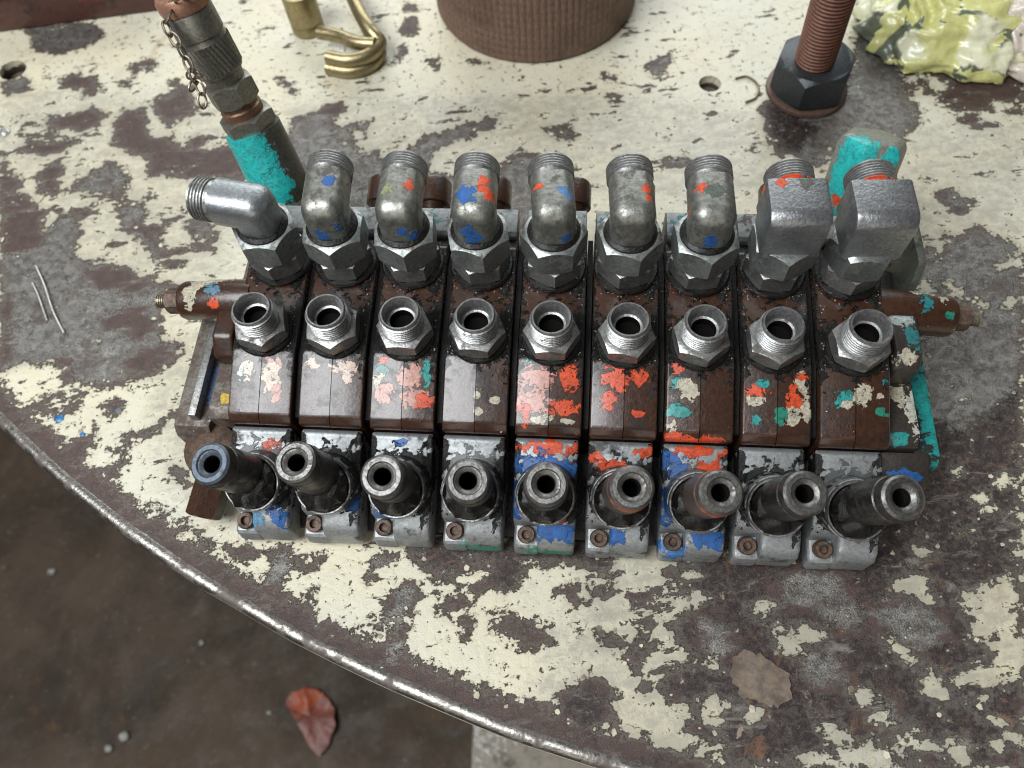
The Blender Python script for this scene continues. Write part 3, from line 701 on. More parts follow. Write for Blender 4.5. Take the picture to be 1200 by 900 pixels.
# black oily shims seen as dark lines between the sections
shim = None
M_shim = surf('oil_soaked_joint', (0.005, 0.004, 0.0035), (0.008, 0.006, 0.005), 0, 0.35, 0.6, spec=0.2, grime=(0.006, 0.005, 0.004), bump=0.0012, gscale=200, speck=(0.3, 0.27, 0.24), specks=0.12)
for i in range(8):
    if shim is None:
        o = finish(prism([(-35, 10), (-35, 61), (0, 75.5), (66, 84), (92, 76), (92, 10)], -1.6, 1.6), 'gasket', M_shim, valve, (sx(i) + P / 2, 0, 0)); shim = o.data
    else: place(shim, 'gasket', M_shim, valve, (sx(i) + P / 2, 0, 0))

# raised grey rear pads behind the elbows and the round spool caps that point backwards
M_pad = surf('grey_worn_pad', (0.30, 0.31, 0.31), (0.2, 0.21, 0.21), 0.6, 0.4, 0.55, grime_amt=0.5, grime=(0.06, 0.045, 0.035))
M_pad_teal = surf('grey_pad_teal_traces', (0.30, 0.31, 0.31), (0.2, 0.21, 0.21), 0.6, 0.4, 0.55, grime_amt=0.5, grime=(0.06, 0.045, 0.035), blobs=[(0, 96, 86, 16, 7, 8, (0.02, 0.25, 0.23)), (-10, 90, 88, 8, 5, 8, (0.08, 0.2, 0.36))])
padm = capm = None
for i in range(9):
    mt = M_pad_teal if i in (2, 5, 6) else M_pad
    if padm is None:
        bm = prism([(84, 76), (84, 88), (86, 91), (104, 91), (108, 86), (108, 60), (96, 60)], -19, 19); bevel(bm, 1.2, 2)
        o = finish(bm, 'rear_pad', mt, valve, (sx(i), 0, 0)); padm = o.data
        bm = lathe([(0, 0), (9, 0), (9, 10), (11.5, 10.5), (11.5, 26), (10.5, 28), (7, 28.6), (0, 28.6)], 32)
        c = finish(bm, 'spool_cap', M_brown, valve, (sx(i) + 14, 106, 76), (-math.pi / 2 + .25, 0, 0)); capm = c.data
    else:
        place(padm, 'rear_pad', mt, valve, (sx(i), 0, 0))
        if i < 8: place(capm, 'spool_cap', M_brown, valve, (sx(i) + [14, 14, 4, 1, 10, 8, 8, 10][i], 106, 76), (-math.pi / 2 + .25, 0, 0))

# open port fittings (front row)
nip_hex = nip_th = nip_ws = None
hexph = [0.25, 0.1, 0.5, 0.45, 0.52, 0.38, 0.2, 0.05, 0.12]
for i in range(9):
    rz = hexph[i]; loc = (sx(i) + [-0.5, 0, 0, 0, 0, 0, -1, -2.5, 1][i], 12.5, ZE + 1)
    if nip_th is None:
        prof = [(12.6, 12)] + threads(12.5, 13.4, 25.2, 2.1, 1.1) + [(11.8, 26), (11.2, 27.4), (10.3, 27.4), (9.6, 25), (8.6, 21), (8.5, 19), (7.2, 18.5)]
        o = finish(lathe(prof, 44), 'port_fitting', M_thread, valve, loc, (0, 0, rz), angle=40); nip_th = o.data
        h = finish(hexnut(29.5, 2.0, 12.6, 2.0), 'hex_base', M_zinc_dirty, o); nip_hex = h.data
        q_ = finish(lathe([(7.2, 18.5), (7.1, 17), (7.1, 12.9), (0, 12.8)], 36), 'bore', M_bore, o); nip_bo = q_.data
        s = finish(lathe([(0, 0.1), (17.4, 0.1), (17.6, 1.0), (17.0, 1.9), (0, 1.9)], 44), 'seal_ring', M_oil, o); nip_ws = s.data
    else:
        o = place(nip_th, 'port_fitting', M_thread, valve, loc, (0, 0, rz)); place(nip_hex, 'hex_base', M_zinc_dirty, o); place(nip_ws, 'seal_ring', M_oil, o); place(nip_bo, 'bore', M_bore, o)

# elbow fittings (rear row)
def arc_path(z0, z1, R, y1, n=10):
    p = [(0, 0, z0), (0, 0, (z0 + z1) / 2), (0, 0, z1)]
    for k in range(1, n + 1):
        a = math.pi / 2 * k / n; p.append((0, R - R * math.cos(a), z1 + R * math.sin(a)))
    p.append((0, (R + y1) / 2, z1 + R)); p.append((0, y1, z1 + R)); return p
def cast_elbow(): return forged_elbow(12.3, 12.0, 33, 20.6, 10.5, 8.4, 7)
def forged_elbow(w=16.8, h=13.6, z0=33, y1=15.5, R=9, ch=3.0, cs=2):
    # forged block: an L-shaped outline with a rounded outer corner, cheeks chamfered
    za = 52.0; pr = [(-h, z0), (-h, za + h - R)]
    for k in range(1, 7):
        a = math.pi / 2 * k / 7; pr.append((-h + R - R * math.cos(a), za + h - R + R * math.sin(a)))
    pr += [(-h + R, za + h), (y1, za + h), (y1, za - h), (h, za - h), (h, z0)]
    bm = prism(pr[::-1], -w, w)
    bmesh.ops.recalc_face_normals(bm, faces=bm.faces)
    es = [e for e in bm.edges if abs(abs(e.verts[0].co.x) - w) < .01 and e.verts[0].co.x * e.verts[1].co.x > 0 and e.calc_face_angle(0) > 1.0 and not (abs(e.verts[0].co.y - y1) < .1 and abs(e.verts[1].co.y - y1) < .1)]
    bmesh.ops.bevel(bm, geom=es, offset=ch, segments=cs, profile=0.5, affect='EDGES', clamp_overlap=False)
    return bm
E_ = lambda x, y, z, r, c: (x, y, z, r * .8, r * .8, r, c)
EB = {1: [E_(6, -8, 47.9, 5, BLUE), E_(4, 10, 64.5, 4, BLUE), E_(-2, -12, 39.8, 6, BLUE), E_(5, -2, 58.5, 4, BLUE)],
      2: [E_(8, 8, 62.5, 4, ORANGE), E_(2, -6, 54.5, 5, BLUE), E_(3, -12, 46.8, 4, BLUE), E_(8, -10, 40.9, 4, BLUE), E_(-4, 4, 62.5, 5, (0.25, 0.26, 0.14))],
      3: [E_(-3, 2, 63.5, 7, BLUE), E_(8, 4, 61.5, 6, ORANGE), E_(-4, -9, 50.1, 6, BLUE), E_(0, -12, 42.0, 7, BLUE), E_(6, 12, 64.5, 4, ORANGE)],
      4: [E_(7, 4, 62.5, 5, (0.08, 0.2, 0.4)), E_(-8, 10, 62.5, 3, ORANGE), E_(-5, -6, 54.5, 4, (0.1, 0.2, 0.3)), E_(6, -12, 43.1, 4, BLUE)],
      5: [E_(8, 8, 61.5, 4, ORANGE), E_(7, 2, 62.5, 3, ORANGE)],
      6: [E_(0, -12, 45.8, 4, BLUE), E_(1, -12, 42.0, 4.5, BLUE), E_(-7, 10, 63.5, 4, ORANGE), E_(-11, 2, 52.5, 4, ORANGE), E_(0, 6, 64.5, 6, (0.08, 0.1, 0.08))],
      7: [E_(-9, 13, 67.5, 4.5, ORANGE), E_(4, 12, 67.5, 5, (0.10, 0.10, 0.08)), E_(3, 17, 66.5, 3, TEAL), E_(-14, 14, 58.5, 4, ORANGE)]}
erot = [1.40, 0.06, 0.0, 0.03, 0.10, 0.06, 0.02, 0.02, 0.03]
M_elb_dark = zinc('elbow_dark_steel', base=(0.26, 0.265, 0.27), base2=(0.17, 0.175, 0.18), rough=0.26, rough2=0.4, grime_amt=0.38, brown_spots=0.0)
M_thr_or = zinc('thread_steel_orange_trace', base=(0.38, 0.38, 0.37), base2=(0.24, 0.24, 0.235), rough=0.3, grime_amt=0.42, blobs=[(0, -14, 2.5, 20, 8, 2.2, ORANGE)])
cm = fm = em = nutm = lockm = wm = None
tm = {}
for i in range(9):
    loc = (sx(i) + [1.5, 0, -1, -1.5, -0.5, -0.5, -1, -0.5, 0][i], 61.5, ZE + 8)
    if i == 0:
        o = finish(forged_elbow(12.2, 12.0, 33, 22, 10, 8.0, 3), 'elbow_fitting', zinc('elbow_steel_faceted', base=(0.37, 0.39, 0.40), base2=(0.27, 0.285, 0.29), rough=0.26, grime_amt=0.3, brown_spots=0.0), valve, loc, (0, 0, erot[0]), angle=32)
        yend, zc, rt, ln = 21.8, 52, 12.9, 14
    elif i >= 7:
        mt = zinc('elbow_block_%d' % i, EB.get(i, []), base=(0.34, 0.345, 0.35), base2=(0.23, 0.235, 0.24), rough=0.27, rough2=0.42, grime_amt=0.36, brown_spots=0.0)
        if fm is None: o = finish(forged_elbow(), 'elbow_fitting', mt, valve, loc, (0, 0, erot[i]), angle=24); fm = o.data
        else: o = place(fm, 'elbow_fitting', mt, valve, loc, (0, 0, erot[i]))
        yend, zc, rt, ln = 14.6, 52, 13.6, 17
    else:
        mt = zinc('elbow_cast_%d' % i, EB.get(i, []), base=(0.32, 0.32, 0.29), base2=(0.19, 0.19, 0.165), rough=0.33, rough2=0.52, grime_amt=0.52, fscale=300)
        if cm is None: o = finish(cast_elbow(), 'elbow_fitting', mt, valve, loc, (0, 0, erot[i]), angle=40); cm = o.data
        else: o = place(cm, 'elbow_fitting', mt, valve, loc, (0, 0, erot[i]))
        yend, zc, rt, ln = 20.4, 52, 13.4, 13.5
    key = (rt, ln); tl = (0, yend - 0.5, zc); tr = (-math.pi / 2, 0, 0); tmat = M_thr_or if i >= 7 else M_thread
    if key not in tm:
        prof = [(rt - 1.6, 0), (rt - 1.2, 3)] + threads(rt, 3.4, ln - 0.8, 1.9, 1.0) + [(rt - 1.0, ln), (rt - 2.6, ln), (rt - 4, ln - 4), (6.8, ln - 9), (6.8, 1), (0, 1)]
        t = finish(lathe(prof, 44), 'threaded_end', tmat, o, tl, tr, angle=40); tm[key] = t.data
    else: t = place(tm[key], 'threaded_end', tmat, o, tl, tr)
    hr = [0.2, 0.0, 0.1, 0.22, 0.52, 0.25, 0.1, 0.0, 0.45][i]
    if nutm is None:
        t = finish(hexnut(34.5, 16.5, 36, 2.8), 'swivel_nut', M_nut, o, (0, 0, 0), (0, 0, hr)); nutm = t.data
        t = finish(hexnut(31.5, 2.0, 16.0, 1.6), 'lock_hex', M_zinc_dirty, o, (0, 0, 0), (0, 0, hr + .5)); lockm = t.data
        t = finish(lathe([(0, 0.1), (19.5, 0.1), (19.9, 1.2), (19, 2.3), (0, 2.3)], 44), 'seal_ring', M_oil, o); wm = t.data
        t = finish(lathe([(0, 35.5), (15.8, 35.5), (15.4, 37), (13.4, 38.6), (0, 38.6)], 32), 'grease_collar', M_oil, o); em = t.data
    else:
        place(nutm, 'swivel_nut', M_nut, o, (0, 0, 0), (0, 0, hr)); place(lockm, 'lock_hex', M_zinc_dirty, o, (0, 0, 0), (0, 0, hr + .5)); place(wm, 'seal_ring', M_oil, o)
        if i < 7: place(em, 'grease_collar', M_oil, o)

# lever housings (front row), each with bolt, collar, boot and socket tube
NRM = Vector((0, -0.47, 0.88)).normalized()
HB = Vector((0, -69, 41.5))                     # where the lever leaves the housing
BH = 12.0
def housing(open_socket=False):
    up = prism([(-39.5, 5), (-39.5, 55), (-43, 56.5), (-64, 46), (-82, 33), (-84, 29), (-84, 5)], -19.6, 18.4)
    foot = prism([(-60, 5), (-60, 42), (-84, 36), (-94, 30), (-97.5, 24), (-97.5, 5)], -5, 18.2)
    ear = prism([(-70, 5), (-70, 21), (-97, 19), (-98.5, 5)], -19.2, -3)
    boss = lathe([(0, -14), (19.4, -14), (17.8, BH + 1.5), (0, BH + 1.5)], 40, mat=axisM(HB, HB + NRM))
    for b_ in (up, foot): bevel(b_, 4.5, 4, 20)
    bevel(ear, 3.5, 3, 20)
    return union([up, foot, ear, boss], 1.2, 2, 35)
hm = None
tips = [(245, 543), (345, 541), (447, 558), (548, 563), (640, 567), (741, 571), (846, 577), (945, 578), (1060, 583)]
H_ = lambda x, y, z, rx, ry, rz, c: (x, y, z, rx, ry, rz, c)
HBL = {0: [H_(6, -50, 53, 5, 4, 4, ORANGE), H_(-6, -92, 30, 7, 5, 6, (0.1, 0.28, 0.45)), H_(12, -88, 30, 6, 7, 8, BLUE)],
       1: [H_(14, -80, 34, 5, 6, 6, BLUE)],
       2: [H_(-14, -84, 26, 5, 5, 6, (0.1, 0.2, 0.4)), H_(0, -46, 55, 3, 2, 3, BLUE)],
       3: [H_(6, -97, 12, 12, 4, 8, (0.06, 0.3, 0.24))],
       4: [H_(0, -46, 54, 16, 5, 5, ORANGE), H_(-3, -56, 50, 18, 8, 6, BLUE), H_(-16, -72, 40, 5, 14, 12, BLUE), H_(6, -90, 32, 12, 8, 8, BLUE), H_(4, -98, 10, 14, 5, 8, GREEN), H_(-8, -80, 38, 5, 4, 6, ORANGE), H_(10, -84, 38, 4, 3, 5, ORANGE)],
       5: [H_(-4, -54, 51, 8, 4, 4, ORANGE), H_(12, -46, 55, 6, 3, 3, ORANGE), H_(-14, -50, 52, 5, 4, 4, ORANGE), H_(-2, -92, 31, 6, 4, 6, BLUE)],
       6: [H_(-13, -50, 52, 7, 8, 5, BLUE), H_(8, -52, 51, 8, 4, 5, ORANGE), H_(0, -44, 56, 14, 3, 4, ORANGE), H_(-14, -72, 40, 7, 14, 12, BLUE), H_(9, -90, 32, 9, 7, 7, BLUE), H_(-12, -92, 18, 10, 6, 12, (0.04, 0.16, 0.4)), H_(6, -84, 36, 6, 3, 5, ORANGE)]}
ringm = bootm = boltm = None; stubm = {}
for i in range(9):
    mt = alu('lever_housing_alloy_%d' % i, [(4, -58, 50, 20, 9, 9, OIL if i in (1, 2, 5, 7) else SOOT), (-12, -74, 44, 7, 12, 14, OIL), (14, -80, 40, 6, 9, 14, OIL), (18, -62, 48, 5, 20, 14, OIL), (-19, -52, 50, 3.5, 14, 12, OIL)] + HBL.get(i, []), grime_amt=[.42, .46, .48, .50, .5, .55, .5, .5, .38][i])
    if hm is None: o = finish(housing(), 'lever_housing', mt, valve, (sx(i), 0, 0), angle=30); hm = o.data
    else: o = place(hm, 'lever_housing', mt, valve, (sx(i), 0, 0))
    if boltm is None:
        bm = lathe([(0, 0), (5.4, 0), (5.4, 4.6), (4.8, 5.6), (2.8, 5.6), (2.4, 2.5), (0, 2.5)], 24)
        t = finish(bm, 'bolt', M_bolt, o, (-11.3, -89.5, 20.5), (0.30, 0, 0)); boltm = t.data
        bm = lathe([(17.2, 0), (17.4, 2.6), (16.8, 4.0), (16.0, 4.0), (15.4, 3.2), (15.2, 1), (15.2, 0)], 48, closed=True)
        ringm = finish(bm, 'collar_ring', M_collar, o, HB + NRM * BH, euler_along(NRM)).data
    else:
        place(boltm, 'bolt', M_bolt, o, (-11.3, -89.5, 20.5), (0.30, 0, 0)); place(ringm, 'collar_ring', M_collar, o, HB + NRM * BH, euler_along(NRM))
    # oily boot, uneven
    if bootm is None or i in (0, 8):
        bm = lathe([(0, 2), (15.1, 2), (15.1, 4.6), (14.8, 6.0), (14.5, 7.4), (13, 9.5), (9, 12 if i in (0, 8) else 14), (0, 13 if i in (0, 8) else 16)], 40)
        for v in bm.verts:
            if v.co.z > 5: v.co += Vector((mnoise.noise(v.co * .21), mnoise.noise(v.co * .23 + Vector((9, 0, 0))), mnoise.noise(v.co * .19 + Vector((0, 5, 0))))) * 3.2
        b = finish(bm, 'boot', M_oil, o, HB + NRM * BH, euler_along(NRM)); 
        if i == 1 or bootm is None: bootm = b.data
    else: place(bootm, 'boot', M_oil, o, HB + NRM * BH, euler_along(NRM) )
    # the lever socket: a thick tube aimed where its end stands in the photograph
    tip = TL(*tips[i], 97) - Vector((sx(i), 0, 0)); ax = tip - HB; ln = ax.length
    r = 12.6; M = (r, round(ln, 1))
    bm = lathe([(9, 0), (r, 1), (r, ln - 9), (r - 0.6, ln - 8.4), (r - 0.6, ln - 2.0), (r - 0.9, ln - 1.2), (0, ln - 1.2)], 44)
    face = M_stub_blue if i == 0 else M_stub_face
    st = finish(bm, 'lever_socket', surf('socket_orange_smear', (0.16, 0.12, 0.10), (0.10, 0.08, 0.07), 0.6, 0.3, 0.45, grime_amt=0.4, blobs=[(0, -12, ln - 6, 14, 8, 10, (0.3, 0.09, 0.05))]) if i in (5, 6) else M_stub, valve, HB + Vector((sx(i), 0, 0)), euler_along(ax))
    bo = 5.0
    bm = lathe([(r - 0.88, ln - 1.2), (r - 2.2, ln), (8.0, ln), (7.4, ln - 1.0), (6.4, ln - 1.3), (bo, ln - 2.6)], 44)
    finish(bm, 'end_face', face, st)
    bm = lathe([(bo, ln - 2.6)] + [(rr_, ln - zz) for rr_, zz in ((bo - .5, 4), (bo, 5), (bo - .5, 6), (bo, 7), (bo - .6, 8), (bo - .3, 11), (bo - .3, 26), (0, 28))], 36)
    finish(bm, 'bore', M_bore, st)
# end faces need an open hole through the tube's own cap
for o in [x for x in valve.children if x.name.startswith('lever_socket')]:
    bm = bmesh.new(); bm.from_mesh(o.data)
    c = [f for f in bm.faces if f.normal.z > 0.95 and f.calc_center_median().z > 0.03 and min((v.co.xy.length for v in f.verts)) < 1e-5]
    bmesh.ops.delete(bm, geom=c, context='FACES'); bm.to_mesh(o.data); bm.free()

# black bar added under the housings to give the gaps their dark shade
bm = prism([(-38, 2), (-38, 30), (-80, 14), (-88, 8), (-88, 2)], -196, 196); bevel(bm, 2, 2)
finish(bm, 'gap_shade_bar', M_oil, valve)
# end plates
M_lplate = surf('left_plate_worn', (0.17, 0.155, 0.135), (0.10, 0.08, 0.065), 0.35, 0.34, 0.5, grime=(0.06, 0.035, 0.022), grime_amt=0.68, speck=CREAM, specks=0.3, bump=0.0006, blobs=[(-200, 28, 60, 10, 6, 6, (0.05, 0.12, 0.2)), (-216, -10, 52, 4, 18, 8, (0.06, 0.10, 0.2)), (-203, -24, 60, 4, 4, 4, YELLOW), (-205, 10, 60, 4, 8, 6, GREEN)])
bm = prism([(-36, 0), (-36, 56), (-30, 60), (84, 60), (90, 54), (90, 0)], -212, -198.3); bevel(bm, 1.5, 2)
lp = finish(bm, 'left_end_plate', M_lplate, valve); lp['label'] = 'worn grey brown end plate at the left of the sections'
bm = prism([(-44, 0), (-44, 44), (-40, 52), (40, 54), (50, 46), (50, 0)], -236, -212.4); bevel(bm, 2, 2)
finish(bm, 'flange', M_lplate, lp)
bm = prism([(-36, 48), (-36, 60), (32, 62), (32, 49)], -224, -219); bevel(bm, 0.8, 2)
finish(bm, 'edge_strip', zinc('strip_steel'), lp)
M_rplate = surf('right_plate_black_teal', (0.035, 0.028, 0.024), (0.05, 0.04, 0.032), 0.2, 0.25, 0.45, grime_amt=0.3, bump=0.0005, coat=0.4,
   blobs=[(208, 20, 60, 5, 6, 8, CREAM), (207, -4, 60, 5, 8, 8, CREAM), (214, -12, 58, 4, 18, 8, (0.5, 0.48, 0.4)), (204, -32, 58, 6, 4, 6, TEAL), (212, 14, 60, 4, 5, 6, (0.25, 0.04, 0.02)), (210, -50, 46, 10, 4, 4, BLUE)])
bm = prism([(-36, 0), (-36, 54), (-30, 60), (84, 60), (90, 54), (90, 0)], 198.3, 216); bevel(bm, 1.5, 2)
rp = finish(bm, 'right_end_plate', M_rplate, valve); rp['label'] = 'oil black end plate with cream and teal paint traces'
M_rfl = surf('right_flange_teal', (0.02, 0.025, 0.025), (0.03, 0.03, 0.03), 0.1, 0.3, 0.45, grime_amt=0.2, blobs=[(226, 8, 44, 6, 22, 16, TEAL), (230, -14, 40, 7, 18, 20, TEAL), (232, -34, 40, 6, 8, 14, TEAL), (224, 36, 46, 6, 10, 10, TEAL)])
bm = prism([(-42, 0), (-42, 40), (-38, 46), (52, 48), (60, 40), (60, 0)], 216.4, 232); bevel(bm, 2, 2)
finish(bm, 'flange', M_rfl, rp)
bm = prism([(-37, 20), (-37, 50), (-52, 44), (-56, 38), (-56, 20)], 196, 224); bevel(bm, 2, 2)
finish(bm, 'lower_lug', M_rplate, rp)
# thin upright plate behind the rightmost elbow
bm = prism([(60, 0), (60, 80), (66, 96), (96, 96), (100, 90), (100, 0)], 216, 221); bevel(bm, 1, 2)
finish(bm, 'upright_tab', surf('tab_green_grey', (0.16, 0.17, 0.14), (0.1, 0.11, 0.09), 0.4, 0.4, 0.5, grime_amt=0.4), rp)

# side plugs: turned cylinder, hexagon nut, stud end
def side_plug(sgn, mat, u0, v0, u1, v1, z, name_label):
    a = TL(u0, v0, z); b = TL(u1, v1, z); d = (b - a).normalized(); ln = (b - a).length
    bm = lathe([(0, -14), (13.5, -14), (13.5, ln * .30), (12.6, ln * .34), (12.6, ln * .60), (11.2, ln * .66), (0, ln * .66)], 40)
    o = finish(bm, 'side_plug', mat, valve, a, euler_along(d)); o['label'] = name_label
    finish(hexnut(14.5, ln * .66, ln * .86, 1.2), 'lock_nut', M_bolt, o)
    finish(lathe(threads(4.6, ln * .86, ln * 1.0, 1.5, .6) + [(0, ln)], 24), 'stud_end', M_chain, o)
side_plug(-1, brown_iron('plug_brown_left', [(-7, 10, 16, 6, 6, 12, CREAM), (3, 11, 24, 8, 5, 4, CREAM), (0, 12, 10, 5, 6, 5, (0.1, 0.2, 0.28)), (8, 9, 8, 3, 4, 3, ORANGE)]), 275, 352, 185, 353, 74, 'brown side plug with hex nut at the left end')
side_plug(1, brown_iron('plug_brown_right', [(8, 4, 10, 5, 8, 8, (0.5, 0.5, 0.42)), (0, 12, 12, 6, 6, 4, (0.02, 0.2, 0.22)), (4, 10, 22, 3, 4, 3, CREAM), (-6, 10, 26, 3, 3, 3, GREEN), (2, -12, 24, 4, 4, 4, CREAM)]), 1052, 366, 1147, 374, 74, 'brown side plug with hex nut at the right end')
bm = prism([(2, 60), (2, 78), (10, 86), (34, 86), (44, 76), (44, 60)], 198.5, 214); bevel(bm, 2.5, 3)
finish(bm, 'shoulder', surf('dark_shoulder', (0.045, 0.036, 0.030), (0.03, 0.022, 0.018), 0.1, 0.25, 0.45, grime_amt=0.45, blobs=[(204, 34, 87, 8, 8, 6, (0.32, 0.36, 0.34)), (210, 20, 86, 5, 8, 8, (0.02, 0.16, 0.17)), (205, 8, 82, 5, 5, 6, CREAM)]), rp)
bm = prism([(0, 60), (0, 70), (10, 80), (40, 80), (50, 70), (50, 60)], -212, -198.5); bevel(bm, 2.5, 3)
finish(bm, 'shoulder', M_brown, lp)
# hexagonal bar and round flange under the leftmost socket
hp = TL(248, 528, 40)
pl = finish(lathe([(0, -30), (15, -30), (17, -3), (17.5, -2), (17.5, 1), (15, 2.5), (13, 3.5), (6, 6), (0, 7)], 40), 'port_plug', M_bolt, valve, hp, (0.25, 0, 0))
a = TL(250, 566, 22); b = TL(238, 606, 16); d = b - a
hb = finish(hexnut(19.5, -20, d.length, 1.2), 'hex_bar', M_brown, valve, a, euler_along(d))

# teal port elbow with quick coupler, dust cap and chain at the rear left
P0 = TL(332, 222, 58); P1 = TL(296, 150, 100); P2 = TL(262, 92, 135); P3 = TL(216, 4, 182)
ax1 = (P1 - P0).normalized(); ax2 = (P3 - P1).normalized()
path = spline([P0 - Vector((0, -6, 22)), P0, (P0 * .45 + P1 * .55), P1], 6)
M_teal_elb = surf('teal_elbow', (0.10, 0.10, 0.085), (0.06, 0.06, 0.05), 0.5, 0.3, 0.45, grime_amt=0.45, bump=0.0004,
     blobs=[tuple(P1 * .8 + P0 * .2 + Vector((-12, -14, 0))) + (26, 26, 30, TEALB), tuple(P0 * .65 + P1 * .35 + Vector((-4, -20, 4))) + (24, 18, 24, TEALB), tuple(P1 + Vector((4, -18, -8))) + (14, 14, 16, TEALB)])
bm = wire(path, [16] * 6 + [20.5 - 1.0 * k / 12 for k in range(len(path) - 6)], 40)
pe = finish(bm, 'pressure_elbow', M_teal_elb, valve); pe['label'] = 'teal painted port elbow carrying the quick coupler'
L2 = (P3 - P1).length
def along(name, bm, mat, par=pe): return finish(bm, name, mat, par, P1, euler_along(ax2), angle=40)
along('union_hex', hexnut(33, 1, 12, 2), M_olive)
along('adapter', lathe([(0, 10), (13.8, 11), (14.2, 17), (13, 18), (13, 22), (0, 22)], 40), surf('adapter_rusty', (0.24, 0.13, 0.08), (0.15, 0.09, 0.06), 0.6, 0.3, 0.5, grime_amt=0.45, blobs=[(-8, -10, 20, 5, 6, 5, ORANGE)]))
along('hex_body', hexnut(29, 21, 36, 2.2), M_olive)
kn = lathe([(0, 35), (12.5, 35.5), (13.5, 42), (15.0, 43)] + [(15.2, 44)] + [(15.2, 44 + 20)] + [(14.6, 65), (14.6, 67), (15.4, 67.6), (15.4, L2 - 4), (14.2, L2 - 2), (0, L2 - 2)], 40)
cp = along('coupler_sleeve', kn, M_olive)
# knurling: fine ribs cut as one turned and fluted band
seg = 132; bm = bmesh.new(); rg = []
for j, z in enumerate(np.linspace(45, 63.5, 8)):
    rg.append([bm.verts.new(((15.2 + (0.9 if (k + j) % 4 < 2 else 0)) * math.cos(2 * math.pi * k / seg), (15.2 + (0.9 if (k + j) % 4 < 2 else 0)) * math.sin(2 * math.pi * k / seg), z)) for k in range(seg)])
for A, Bq in zip(rg, rg[1:]):
    for k in range(seg): bm.faces.new((A[k], A[(k + 1) % seg], Bq[(k + 1) % seg], Bq[k]))
along('knurled_band', bm, M_olive)
along('dust_cap', lathe([(0, L2 - 2), (15.6, L2 - 2.5), (16.2, L2), (16.2, L2 + 5), (15, L2 + 7), (9, L2 + 7.6), (4, L2 + 8), (4, L2 + 10), (3, L2 + 11), (0, L2 + 11)], 36), surf('dust_cap_rust', (0.36, 0.18, 0.11), (0.24, 0.13, 0.09), 0.4, 0.3, 0.5, grime_amt=0.35))
# chain
pts = [TL(212, 0, 194), TL(204, 6, 190), TL(196, 22, 186), TL(196, 34, 182), TL(206, 48, 178), TL(214, 62, 172), TL(222, 78, 166), TL(228, 92, 160), TL(235, 104, 155), TL(237, 118, 150)]
sp = spline(pts, 10); d = [0]
for a, b in zip(sp, sp[1:]): d.append(d[-1] + (b - a).length)
nl = int(d[-1] / 7.2)
def link_mesh():
    pth = []
    for k in range(20):
        a = 2 * math.pi * k / 20; pth.append(Vector((2.7 * math.cos(a), 0, 4.6 * math.sin(a))))
    bm = bmesh.new(); rings = []
    for k, p in enumerate(pth):
        t = (pth[(k + 1) % 20] - pth[k - 1]).normalized(); n = Vector((0, 1, 0)); b = t.cross(n)
        rings.append([bm.verts.new(p + n * .75 * math.cos(2 * math.pi * j / 7) + b * .75 * math.sin(2 * math.pi * j / 7)) for j in range(7)])
    for k in range(20):
        A, Bq = rings[k], rings[(k + 1) % 20]
        for j in range(7): bm.faces.new((A[j], A[(j + 1) % 7], Bq[(j + 1) % 7], Bq[j]))
    return bm
lm = None
for k in range(nl + 1):
    s = d[-1] * k / nl; j = min(range(len(d)), key=lambda q_: abs(d[q_] - s)); j0, j1 = max(j - 1, 0), min(j + 1, len(sp) - 1)
    dirv = (sp[j1] - sp[j0]).normalized(); qn = dirv.to_track_quat('Z', 'Y') @ Matrix.Rotation(math.radians(35 + 90 * (k % 2)), 4, 'Z').to_quaternion()
    if lm is None: o = finish(link_mesh(), 'chain_link', M_chain, pe, sp[j], qn.to_euler()); lm = o.data
    else: place(lm, 'chain_link', M_chain, pe, sp[j], qn.to_euler())
for k, (u, v, z) in enumerate([(224, 88, 158), (231, 86, 158), (226, 100, 154)]):
    place(lm, 'chain_link', M_chain, pe, TL(u, v, z), (0.4 + k, 0.8 * k, 0.6))

# teal faceted return fitting at the rear right
Q0 = TL(992, 252, 52); Q1 = TL(1026, 160, 100); dq = Q1 - Q0
def faceted(r, ln):
    sec = [(r * math.cos(2 * math.pi * (k + .2) / 6), r * math.sin(2 * math.pi * (k + .2) / 6)) for k in range(6)]
    bm = bmesh.new(); rings = []
    for z, s in ((-16, .72), (0, .82), (8, 1), (ln - 6, 1), (ln - 1, .90), (ln + 1, .70)):
        rings.append([bm.verts.new((a * s, b * s, z)) for a, b in sec])
    for A, Bq in zip(rings, rings[1:]):
        for k in range(6): bm.faces.new((A[k], A[(k + 1) % 6], Bq[(k + 1) % 6], Bq[k]))
    bm.faces.new(rings[0][::-1]); bm.faces.new(rings[-1]); return bevel(bm, 1.6, 2, 15)
qi = Vector(dq).normalized().to_track_quat('Z', 'Y').inverted()
cdir = (qi @ (L(Vector((0, 0, HC))) - Q1)).normalized(); cside = Vector((0, 0, 1)).cross(cdir).normalized(); cf = Vector((cdir.x, cdir.y, 0)).normalized()
def fb(fr, sd, z, r, rz_, c):
    p = cf * fr + cside * sd; return (p.x, p.y, z, r, r, rz_, c)
M_tealR = surf('return_fitting_teal', (0.24, 0.24, 0.20), (0.16, 0.16, 0.135), 0.3, 0.35, 0.5, grime_amt=0.35, bump=0.0003,
    blobs=[fb(20, -7, dq.length * .62, 15, 30, TEALB), fb(20, 15, dq.length * .8, 9, 15, TEALB), fb(19, -10, 14, 4, 5, ORANGE)])
rf = finish(faceted(23, dq.length), 'return_fitting', M_tealR, valve, Q0, euler_along(dq), angle=22); rf['label'] = 'teal chipped faceted return fitting behind the last elbow'

